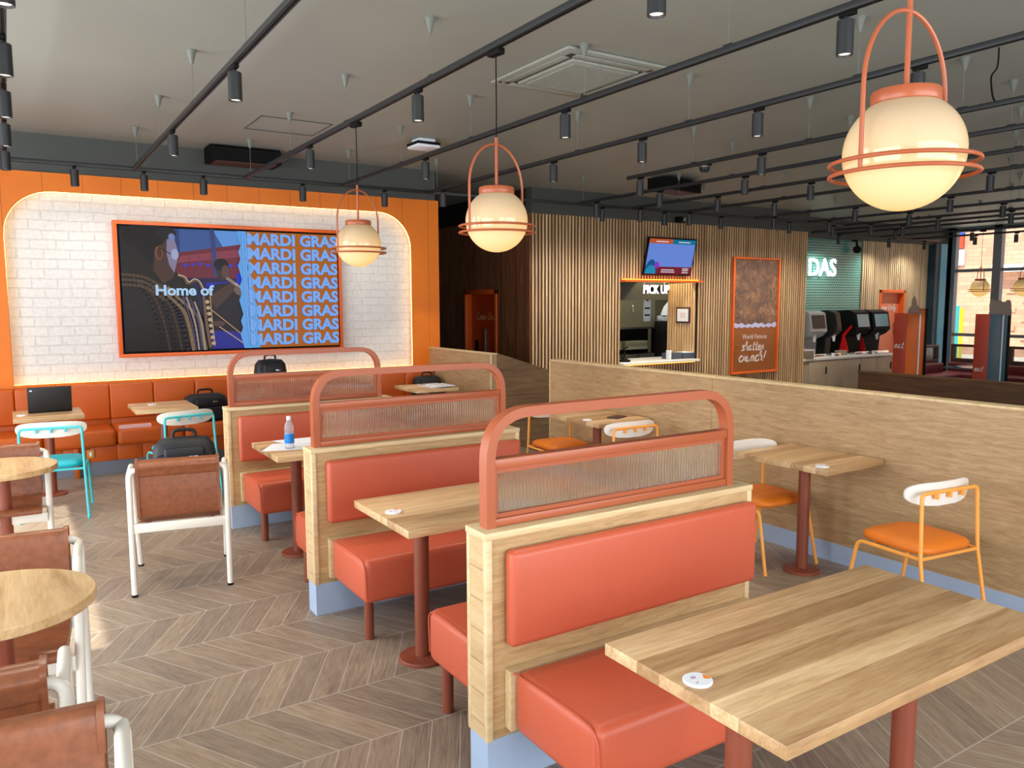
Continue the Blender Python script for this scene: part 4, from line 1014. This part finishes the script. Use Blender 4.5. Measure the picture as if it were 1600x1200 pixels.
MB().lathe([(0, 0), (.10, 0), (.10, .03), (.05, .05), (.03, .08), (0, .08)], (0, 0, 0), 16).build('base', BLACK, ds); MB().tube([(0, 0, .06), (0, 0, .22), (.05, -.03, .24)], .016, 8).build('pump', BLACK, ds)
nb = thing('napkin_box', 'blue-grey tray holding napkins on the pick-up counter', 'tray', (9.69, 10.02, .70))
MB().box(-.135, .135, -.12, .12, 0, .10, .01).build('tray', TRAYB, nb)
nb2 = dup(nb, (9.975, 9.99, .70), R(-6), 'blue-grey tray standing at the right end of the pick-up counter'); MB().box(-.12, .12, -.10, .10, .10, .115, .003).build('napkins', WHITEP, nb2)
st = MB().box(9.49, 9.52, 9.86, 9.96, .70, .86, .003).build('menu_card', WHITEP); tag(st, 'white card standing beside the trays on the pick-up counter', 'card')
fc = thing('framed_certificate', 'dark-framed certificate hanging inside the hatch on the slatted return', 'picture frame', (10.056, 10.13, 1.45))
MB().box(-.02, 0, -.17, .17, -.14, .14, .004).build('frame', BROWNM, fc); MB().box(-.022, -.018, -.135, .135, -.11, .11).build('certificate', WHITEP, fc)
b = MB()
for k in range(4): b.box(-.0235, -.0215, -.07 + .01 * (k % 2), .07 - .012 * (k % 3), .03 - k * .022, .036 - k * .022)
b.build('certificate_print', M('faded_red_ink', (190, 120, 120), .6), fc)

tv = thing('menu_screen', 'tilted menu screen with blue panel above the pick-up hatch', 'screen', (9.27, 9.60, 2.42))
TW, TH = 1.07, .62
sh = MB()
sh.box(-TW / 2, TW / 2, 0, .04, -TH / 2, TH / 2, .006).build('casing', BLACK, tv)
p2 = Pic()
def P3(u, v, l): return (-TW / 2 + .02 + u * (TW - .04), -.0008 - .0006 * l, -TH / 2 + .02 + v * (TH - .04))
def tv_poly(b, pts, mi, l): b.poly([P3(u, v, l) for u, v in pts], mi)
b = MB(); mm = [EM('menu_blue', (98, 130, 208), 1), EM('menu_orange', (188, 84, 46), .9), EM('menu_teal', (0, 112, 148), .9), EM('menu_maroon', (116, 20, 40), .9), EM('menu_shell', (22, 140, 176), 1), EM('menu_shell_dark', (8, 76, 132), 1), EM('menu_purple', (132, 50, 190), 1), EM('menu_white', (226, 220, 226), .9)]
tv_poly(b, [(0, 0), (1, 0), (1, 1), (0, 1)], 0, 0); tv_poly(b, [(0, .87), (.5, .87), (.5, 1), (0, 1)], 1, 1); tv_poly(b, [(.5, .87), (1, .87), (1, 1), (.5, 1)], 2, 1); tv_poly(b, [(0, 0), (1, 0), (1, .22), (0, .22)], 3, 1)
tv_poly(b, [(.115 + .125 * math.cos(R(a)), .02 + .40 * math.sin(R(a))) for a in range(0, 181, 12)], 5, 2)
for k in range(5): tv_poly(b, [(.20 + .014 * k + .03 * math.cos(R(a)), .22 + .05 * (k % 3) + .05 * math.sin(R(a))) for a in range(0, 360, 40)], 6, 3)
tv_poly(b, [(.115 + .11 * math.cos(R(a)), .02 + .24 * math.sin(R(a))) for a in range(0, 181, 12)], 4, 4)
for k in range(7): a = R(22 + k * 22.6); tv_poly(b, [(.115, .02), (.115 + .10 * math.cos(a) + .004, .02 + .23 * math.sin(a)), (.115 + .10 * math.cos(a) - .004, .02 + .23 * math.sin(a))], 5, 5)
for x0, x1, z in ((.14, .40, .925), (.62, .88, .925), (.34, .62, .13), (.34, .64, .07), (.80, .94, .17), (.80, .93, .12), (.80, .94, .06)): tv_poly(b, [(x0, z - .012), (x1, z - .012), (x1, z + .014), (x0, z + .014)], 7, 3)
b.build('picture', mm, tv, smooth=0)
tv.rotation_euler = (R(13), 0, 0)
mb_ = MB().box(-.16, .16, .04, .11, -.12, .12, .01); mb_.build('wall_mount', BLACK, tv)
tv.location = (9.27, 9.66, 2.42)

po = thing('wall_poster', 'tall orange-framed poster of crispy chicken with shatter crunch lettering', 'poster', (10.905, 9.83, .375))
PW, PH = 1.245, 2.10
b = MB()
for a in ((0, PW, 0, .035), (0, PW, PH - .035, PH), (0, .035, .035, PH - .035), (PW - .035, PW, .035, PH - .035)): b.box(a[0], a[1], -.075, -.022, a[2], a[3], .003)
b.build('frame', DOORF, po)
def crisp():
    t = NT('crispy_chicken_print'); co = t.coords(); n = t.noise(co, 5.0, 6, .65, 1.0); n2 = t.noise(co, 24.0, 4, .6, .5); x, y, z = t.xyz(co)
    f = t.math('ADD', t.math('MULTIPLY', n, .75), t.math('MULTIPLY', n2, .25))
    c = t.ramp(f, [(.34, lin((62, 52, 52))), (.46, lin((96, 76, 68))), (.56, lin((124, 92, 72))), (.70, lin((176, 150, 122)))])
    t.link(c, t.b.inputs['Base Color']); t.b.inputs['Roughness'].default_value = .35; return t.m
MB().box(.035, PW - .035, -.040, -.024, .86, PH - .035).build('chicken_picture', crisp(), po)
MB().box(.035, PW - .035, -.040, -.024, .035, .86).build('orange_field', M('burnt_orange_print', (138, 82, 42), .35), po)
pts = [(.04, -.044, .86 + .03 * math.sin(1.3 * 0))]; 
up = [(.04 + k * (PW - .08) / 24, -.0445, .905 + .016 * math.sin(k * 1.7) + .012 * math.sin(k * .6)) for k in range(25)]; dn = [(.04 + k * (PW - .08) / 24, -.0445, .84 + .014 * math.sin(k * 2.1 + 1)) for k in range(25)]
MB().prism(dn + up[::-1], (0, .003, 0)).build('torn_paper', M('lilac_paper', (176, 178, 216), .5), po, smooth=0)
INK = M('pale_grey_ink', (216, 200, 196), .5)
text_mesh('words', 'World Famous', .66, INK, po, (.29, -.0425, .63), bold=.004, height=.085)
script_mesh('words', 'shatter', .60, INK, po, (.27, -.0425, .42), (1, 0, 0), (0, 0, 1), (0, -1, 0), .16)
script_mesh('words', 'crunch!', .72, INK, po, (.20, -.0425, .22), (1, 0, 0), (0, 0, 1), (0, -1, 0), .16)

# ------------------------------------------------------------------ drinks counter
dc = thing('drinks_counter', 'grey wood drinks counter with a pale top against the teal tiles', 'counter', (14.5, 9.8, -.28))
MB().box(-1.5, 1.5, 0, .69, .80, .85, .004).build('worktop', WORKTOP, dc); MB().box(-1.48, 1.46, .04, .68, 0, .80).build('carcass', GREYW, dc)
for k in range(5):
    d_ = MB().box(-1.33 + k * .55, -1.33 + k * .55 + .542, .018, .04, .04, .79, .003).build('cabinet_door', GREYW, dc)
    if k % 2 == 0: MB().box(-1.33 + k * .55 + .51, -1.33 + k * .55 + .535, .006, .02, .52, .66).build('handle', BLACK, d_)
cb_ = MB().box(13.0, 13.24, 9.78, 10.0, .57, .72, .003).build('counter_upstand', [M('olive_box', (124, 116, 96), .5)]); tag(cb_, 'olive box with white edging at the left end of the drinks counter', 'box')
MB().box(13.0, 13.25, 9.775, 10.0, .72, .745).box(13.24, 13.26, 9.775, 10.0, .57, .745).build('edging', WORKTOP, cb_)
def soda(label, x, y, mat, red, wd=.55):
    t = thing('drinks_dispenser', label, 'drinks machine', (x, y, .57))
    pr = [(-wd / 2, .36, 0), (-wd / 2, .36, .90), (-wd / 2, -.05, .93), (-wd / 2, -.20, .88), (-wd / 2, -.26, .52), (-wd / 2, -.16, .42), (-wd / 2, -.02, .36), (-wd / 2, 0, .0)]
    MB().prism(pr, (wd, 0, 0)).build('body', mat, t, smooth=30)
    MB().box(-wd / 2, wd / 2, -.26, .02, 0, .07, .01).build('drip_tray', CHROME, t)
    MB().tube([(0, -.14, .44), (0, -.15, .30)], [.045, .02], 10).build('nozzle', WHITEP, t)
    MB().prism([(-wd * .38, -.272, .58), (wd * .38, -.272, .58), (wd * .38, -.222, .84), (-wd * .38, -.222, .84)], (0, .012, 0)).build('touch_panel', SATIN if mat is not BLACK else M('glossy_panel', (120, 170, 190), .1), t)
    if red: MB().prism([(-wd / 2 - .012, -.10, .07), (-wd / 2 - .012, .12, .07), (-wd / 2 - .012, .05, .42), (-wd / 2 - .012, -.14, .62), (-wd / 2 - .012, -.16, .58), (-wd / 2 - .012, .0, .38)], (.012, 0, 0)).build('red_stripe', RED, t)
    return t
SG = M('silver_plastic', (150, 160, 168), .3, metal=.3)
soda('silver drinks dispenser at the left end of the drinks counter', 13.52, 10.14, SG, False, .5)
soda('slim dark dispenser beside the silver one on the drinks counter', 14.12, 10.12, DKEQ, False, .18)
soda('black drinks dispenser with a red stripe in the middle of the counter', 14.98, 10.14, BLACK, True, .5)
soda('black drinks dispenser with a glossy front at the right end of the counter', 15.62, 10.14, BLACK, True, .6)
for x, y, lb in ((13.95, 9.85, 'small white cup left of the counter middle, by the silver dispenser'), (15.28, 9.84, 'small white cup under the red-striped dispensers')):
    t = MB().lathe([(.0, 0), (.03, 0), (.036, .075), (.032, .075), (.027, .006), (0, .006)], (0, 0, 0), 16).build('paper_cup', WHITEP, loc=(x, y, .57)); tag(t, lb, 'cup')
t = MB().box(-.11, .11, -.07, .07, 0, .10, .008).build('lid_box', GREYW, loc=(14.48, 10.05, .57)); tag(t, 'small grey box between the drinks dispensers', 'box')
sg = thing('drinks_sign', 'glowing white letters DAS on the teal tiles', 'sign', (13.90, 10.5, 2.20))
text_mesh('letters', 'DAS', .90, SIGNW, sg, (0, -.03, 0), depth=.02, bold=.015, height=.37)

# ------------------------------------------------------------------ far seating: kiosks, dark divider, maroon booths
b = MB(); b.box(8.60, 8.72, -3.0, 5.72, -.28, .83); dv = struct('wall_divider', b, DARKOAK)
struct('trim_9', MB().box(8.592, 8.728, -3.0, 5.728, .83, .852, .003), wood('dark_oak_cap', (78, 50, 30), (104, 72, 46), (124, 90, 60), 'Y', .8))
def kiosk(label, x, y, side, back, topper, script):
    t = thing('totem_kiosk', label, 'kiosk', (x, y, -.28), 0, 'tall totem kiosks'); h = 1.79
    MB().box(0, .02, 0, .185, 0, h, .003).build('printed_face', KRED, t, label='dark red printed face')
    sd = MB().box(.02, .34, 0, .185, 0, h - .01, .003).build('cabinet', side, t)
    MB().lathe([(0, 0), (.018, 0), (.018, .008), (0, .008)], (0, 0, 0), 12).xf(Matrix.Translation((.20, 0, h - .95)) @ Matrix.Rotation(R(90), 4, 'X')).build('lock', BLACK, sd)
    MB().box(.343, .356, -.012, .19, .6, h + .02, .003).build('card_holder', WHITEP, t)
    MB().box(.36, .47, -.01, .19, .70, h + .05, .004).build('rear_screen', side, t); MB().box(.47, .53, -.02, .20, .70, h + .06, .004).build('screen_slab', back, t)
    MB().box(.358, .54, -.03, .20, 0, .70, .004).build('rear_base', side, t)
    MB().prism([(.33, yy, h + zz) for yy, zz in topper], (.012, 0, 0)).build('topper_card', CARD, t, smooth=0)
    return t
k1 = kiosk('orange totem kiosk with a pointed card on top, left of the far seating', 11.0, 6.585, KOR, BLACK, [(-.02, -.02), (.19, -.02), (.17, .06), (.13, .10), (.12, .2), (.09, .255), (.06, .19), (.05, .12), (.0, .07)], None)
script_mesh('lettering', 'Crunch'.replace('C', 'c').replace('u', 'u') if False else 'eat', .15, INK, k1, (-.002, .17, 1.28), (0, -1, 0), (0, 0, 1), (-1, 0, 0), .12)
k2 = kiosk('teal totem kiosk with a wavy-topped card, in front of the far window', 11.0, 5.43, KTEAL, BLACK, [(-.10, -.02), (.17, -.02), (.18, .13), (.16, .18), (.135, .20), (.12, .17), (.08, .165), (.05, .19), (.02, .165), (-.02, .16), (-.05, .19), (-.085, .18), (-.10, .12)], None)
script_mesh('lettering', 'eat', .12, INK, k2, (-.002, .165, 1.02), (0, -1, 0), (0, 0, 1), (-1, 0, 0), .12)
script_mesh('lettering', 'ready'.replace('d', 'l'), .15, INK, k2, (-.002, .17, .92), (0, -1, 0), (0, 0, 1), (-1, 0, 0), .12) if False else None
def far_booth(label, x0, x1, y0, y1, face):
    t = thing('booth_seating', label, 'bench', ((x0 + x1) / 2, (y0 + y1) / 2, -.28), 0, 'maroon booths by the far windows')
    a, c = (x1 - x0) / 2, (y1 - y0) / 2
    MB().box(-a, a, -c, c, 0, .72, .005).build('base', BROWNM, t)
    for z0, z1 in ((.72, .78), (1.02, 1.07)): MB().box(-a, a, -c, c, z0, z1, .004).build('rail', BROWNM, t)
    n = max(1, round(max(a, c) * 2 / 1.1))
    for k in range(n + 1):
        if a > c: q = -a + (2 * a - .06) * k / n; MB().box(q, q + .06, -c, c, .78, 1.02).build('post', BROWNM, t)
        else: q = -c + (2 * c - .06) * k / n; MB().box(-a, a, q, q + .06, .78, 1.02).build('post', BROWNM, t)
    MB().box(-a if a < c else -a, a, -.008 if a > c else -c, .008 if a > c else c, .78, 1.02).xf(Matrix.Scale(.15, 4, (1, 0, 0)) if a < c else Matrix()).build('screen_glass', FROST, t, smooth=0)
    if face == 'x': MB().box(-a - .5, -a, -c, c, .18, .52, .05, 3).build('seat', MAROON, t); MB().box(-a - .1, -a, -c, c, .50, .70, .03, 3).build('back_cushion', MAROON, t)
    else: MB().box(-a, a, -c - .5, -c, .18, .52, .05, 3).build('seat', MAROON, t); MB().box(-a, a, -c - .12, -c, .50, .71, .03, 3).build('back_cushion', MAROON, t)
    return t
far_booth('maroon booth with a glass screen, turned across beside the teal column', 14.6, 15.98, 8.84, 8.94, 'y')
far_booth('long maroon booth with glass screens along the far window', 16.5, 16.6, 3.2, 8.88, 'x')
far_booth('maroon booth with a glass screen at the right edge, farther along', 14.6, 15.98, 6.30, 6.40, 'y')
ft = thing('booth_table', 'dark table reflecting the window among the far maroon booths', 'table', (15.3, 7.75, -.28))
MB().box(-.55, .55, -.32, .32, .70, .735, .004).build('table_top', M('dark_glossy_top', (60, 58, 70), .12), ft); MB().lathe([(.04, .0), (.04, .70)], (0, 0, 0), 12).build('column', BLACK, ft); MB().lathe([(.2, 0), (.2, .02), (0, .02)], (0, 0, 0), 20).build('base_plate', BLACK, ft)

# ------------------------------------------------------------------ outside the far windows
ob = thing('brick_building', 'sunlit pale brick building outside the far window', 'building', (30.0, 10, -.32))
MB().box(0, 6, -30, 34, 0, 9).build('wall', OBRICK, ob, smooth=0)
MB().box(-.5, 0, 3.2, 4.6, 3.0, 3.25).build('white_canopy', WHITEP, ob)
b = MB()
for k in range(8): b.box(-.06, 0, 3.4 + .9 * (k % 2) * .6, 3.75 + .9 * (k % 2) * .6, .6 + k * .33, .75 + k * .33)
b.build('brick_quoin', OBRICK, ob)
fs = thing('fascia_sign', 'blue, orange and white shop sign high on the brick building', 'sign', (29.9, 16.2, 3.6))
MB().box(0, .08, -.35, .35, .50, .95).build('blue_panel', M('sign_blue', (40, 70, 230), .5), fs); MB().box(0, .08, -.35, .0, .0, .45).build('red_panel', M('sign_red', (200, 60, 30), .5), fs); MB().box(0, .08, .0, .35, .0, .45).build('yellow_panel', M('sign_yellow', (250, 180, 60), .5), fs); MB().box(0, .08, -.4, .35, -.62, -.05).build('white_panel', WHITEP, fs)
for i, (y, c1, c2) in enumerate(((12.95, 'turquoise', 'yellow'), (10.0, 'turquoise', 'yellow'))):
    t = MB().box(-.16, .16, -.16, .16, 0, 1.85, .02).build('bollard', M('turquoise_paint', (40, 200, 206), .5), loc=(24, y, -.32)); tag(t, 'turquoise post outside the ' + ('left' if i == 0 else 'right') + ' pane of the far window', 'post', 'posts outside the window')
    t = MB().box(-.12, .12, -.12, .12, 0, 1.75, .02).build('bollard', M('yellow_paint', (240, 222, 20), .5), loc=(26, y + .86, -.32)); tag(t, 'yellow post outside the ' + ('left' if i == 0 else 'right') + ' pane of the far window', 'post', 'posts outside the window')

# ------------------------------------------------------------------ small things on the tables
def coaster(label, loc, rot=0):
    t = thing('charging_disc', label, 'disc', loc, rot, 'round table discs')
    MB().lathe([(0, 0), (.037, 0), (.038, .002), (.038, .006), (.036, .0075), (0, .0075)], (0, 0, 0), 36).build('disc', WHITEP, t)
    b = MB(); b.poly([(.010, -.012, .0079), (.032, .002, .0079), (.032, -.016, .0079), (.022, -.027, .0079)]); b.build('orange_mark', M('orange_ink', (240, 140, 50), .5), t, smooth=0)
    b = MB(); b.poly([(-.012, .012, .0079), (0, .020, .0079), (.010, .012, .0079), (0, .004, .0079)]); b.poly([(-.026, -.006, .0079), (-.012, -.006, .0079), (-.012, -.010, .0079), (-.026, -.010, .0079)]); b.build('grey_print', M('lilac_ink', (186, 170, 196), .5), t, smooth=0)
    return t
c0 = coaster('white round disc with an orange mark on the nearest table', (1.425, 1.361, .735), R(20))
dup(c0, (1.443, 3.283, .735), R(70), 'white round disc on the bare middle booth table')
dup(c0, (3.945, 2.83, .735), R(-30), 'white round disc on the nearest square table by the partition')
dup(c0, (3.925, 5.02, .735), R(10), 'white round disc on the farther square table by the partition')
dup(c0, (.045, 7.93, .735), R(10), 'white round disc beside the laptop')
dup(c0, (1.10, 8.10, .735), R(10), 'white round disc on the banquette table behind the rucksack')
# laptop seen from the back of its lid
lp = thing('laptop', 'open black laptop, lid towards us, on the banquette table', 'laptop', (.265, 8.06, .735))
MB().box(-.168, .168, 0, .235, 0, .016, .004).build('base', BLACK, lp)
ld = MB().box(-.170, .170, -.004, .004, 0, .225, .003).xf(Matrix.Rotation(R(12), 4, 'X')).build('lid', M('matt_black_lid', (24, 24, 26), .5), lp); ld.location = (0, 0, .012)
b = MB(); b.box(-.152, -.132, -.0056, -.004, .190, .20); b.xf(Matrix.Rotation(R(12), 4, 'X')); o = b.build('maker_mark', WHITEP, ld)
MB().box(-.14, .14, .03, .14, .016, .0175).build('keyboard', SATIN, lp)
# bottle
bt = thing('water_bottle', 'small clear water bottle with a blue label on the papers', 'bottle', (1.52, 5.13, .738))
MB().lathe([(0, 0), (.026, 0), (.030, .006), (.029, .03), (.031, .045), (.031, .10), (.028, .108), (.0315, .125), (.031, .145), (.022, .172), (.0125, .185), (.0125, .195), (0, .195)], (0, 0, 0), 28).build('body', BOTTLE, bt, smooth=60)
MB().lathe([(.0316, .036), (.0316, .098)], (0, 0, 0), 28).build('label', LABELB, bt)
MB().lathe([(0, .19), (.0155, .19), (.0155, .212), (.014, .214), (0, .214)], (0, 0, 0), 20).build('cap', WHITEP, bt)
def paper(name, label, pts, z, th=.0015, mat=WHITEP, cat='paper', grp=None):
    o = MB().prism([(x, y, z) for x, y in pts], (0, 0, th)).build(name, mat, smooth=0); tag(o, label, cat, grp); return o
paper('paper_sheet', 'white sheet hanging over the edge under the water bottle', [(1.335, 5.13), (1.66, 5.04), (1.70, 5.25), (1.47, 5.36)], .7352)
paper('paper_sheet', 'white sheets lying behind the water bottle', [(1.50, 5.475), (1.80, 5.475), (1.80, 5.25), (1.56, 5.26)], .7369)
paper('booklet', 'thin pink booklet lying on the coral seat edge behind the middle bench', [(1.47, 4.66), (1.62, 4.64), (1.64, 4.70), (1.49, 4.73)], .4302, .004, PINKP, 'booklet')
paper('booklet', 'pale pink booklet on the orange banquette seat between the tables', [(.86, 8.64), (1.16, 8.64), (1.18, 8.84), (.88, 8.84)], .4502, .012, PINKP, 'booklet')
mg = paper('magazine', 'open white magazine on the far banquette table', [(3.95, 8.24), (4.22, 8.27), (4.22, 7.93), (3.96, 7.90)], .7352, .012, WHITEP, 'magazine')
paper('magazine', 'second white magazine overlapping the open one on the far banquette table', [(4.0, 8.12), (4.235, 8.16), (4.235, 7.84), (4.03, 7.82)], .7474, .008, WHITEP, 'magazine')
MB().box(3.955, 4.02, 8.16, 8.20, .7474, .7484).build('picture', BLACK, mg)
o = MB().box(-.08, .08, -.05, .05, 0, .012, .004).build('card_stand', BROWNM, loc=(4.22, 5.0, .735), rotz=R(20)); tag(o, 'flat dark card holder on the farther square table', 'card holder')
# bags
def bag(name, label, loc, rz, W, D, H, cat='bag'):
    t = thing(name, label, cat, loc, rz, 'black bags')
    def sh(u, v):
        a = u * 2 * math.pi; ca, sa = math.cos(a), math.sin(a)
        pz = [0, .04, .3, .62, .86, .97, 1.0][min(6, round(v * 6))]; k = [.86, .98, 1.0, .98, .90, .70, .0][min(6, round(v * 6))]; kd = [.84, 1, 1.0, .92, .78, .55, .0][min(6, round(v * 6))]
        return ((abs(ca) ** .45) * math.copysign(W / 2, ca) * k, (abs(sa) ** .6) * math.copysign(D / 2, sa) * kd, H * pz)
    b = MB(); b.grid(sh, 48, 6); bmesh.ops.remove_doubles(b.bm, verts=b.bm.verts, dist=1e-5)
    bm = b.bm; bt_ = [v for v in bm.verts if v.co.z < 1e-4]; bmesh.ops.contextual_create(bm, geom=bt_)
    b.build('body', BAG, t, smooth=70)
    fy = -D / 2
    MB().box(-W * .38, W * .38, fy - .025, fy + .06, H * .06, H * .52, .022, 3).build('front_pocket', BAG, t)
    MB().box(-W * .30, W * .30, fy - .008, fy + .06, H * .54, H * .86, .018, 3).build('upper_pocket', BAG, t)
    b = MB(); b.tube(crom([(-W * .37, fy - .020, H * .47), (0, fy - .028, H * .50), (W * .37, fy - .020, H * .47)], 6), .004, 6); b.tube(crom([(-W * .40, fy * .86, H * .74), (0, fy * .86, H * .84), (W * .40, fy * .86, H * .74)], 6), .004, 6); b.build('zip', SATIN, t)
    MB().tube(crom([(-W * .17, 0, H * .97), (-W * .13, 0, H + .035), (W * .13, 0, H + .035), (W * .17, 0, H * .97)], 6), .011, 8).build('handle', BAGS, t)
    MB().box(-.02 + W * .12, .03 + W * .12, fy - .013, fy - .004, H * .70, H * .735, .002).build('badge', CHROME, t)
    for s in (-1, 1): MB().bar(crom([(s * W * .22, D * .44, H * .88), (s * W * .26, D * .62, H * .6), (s * W * .28, D * .58, H * .3), (s * W * .32, D * .42, H * .12)], 5), .012, .05, (1, 0, 0)).build('shoulder_strap', BAGS, t)
    return t
bg = bag('rucksack', 'black rucksack sitting on the tan lounge chair in the aisle', (.88, 5.20, .462), R(-10), .39, .20, .41, 'rucksack')
bag('backpack', 'black backpack standing on a table behind the farthest bench screen', (2.20, 8.0, .735), R(4), .33, .18, .40, 'backpack')
sb = bag('holdall', 'black holdall on the orange banquette beside the bare square table', (1.72, 8.80, .45), R(6), .46, .26, .29, 'bag')
bag('holdall', 'low black bag on the banquette behind the magazines', (4.40, 8.90, .45), R(-4), .38, .24, .33, 'bag')
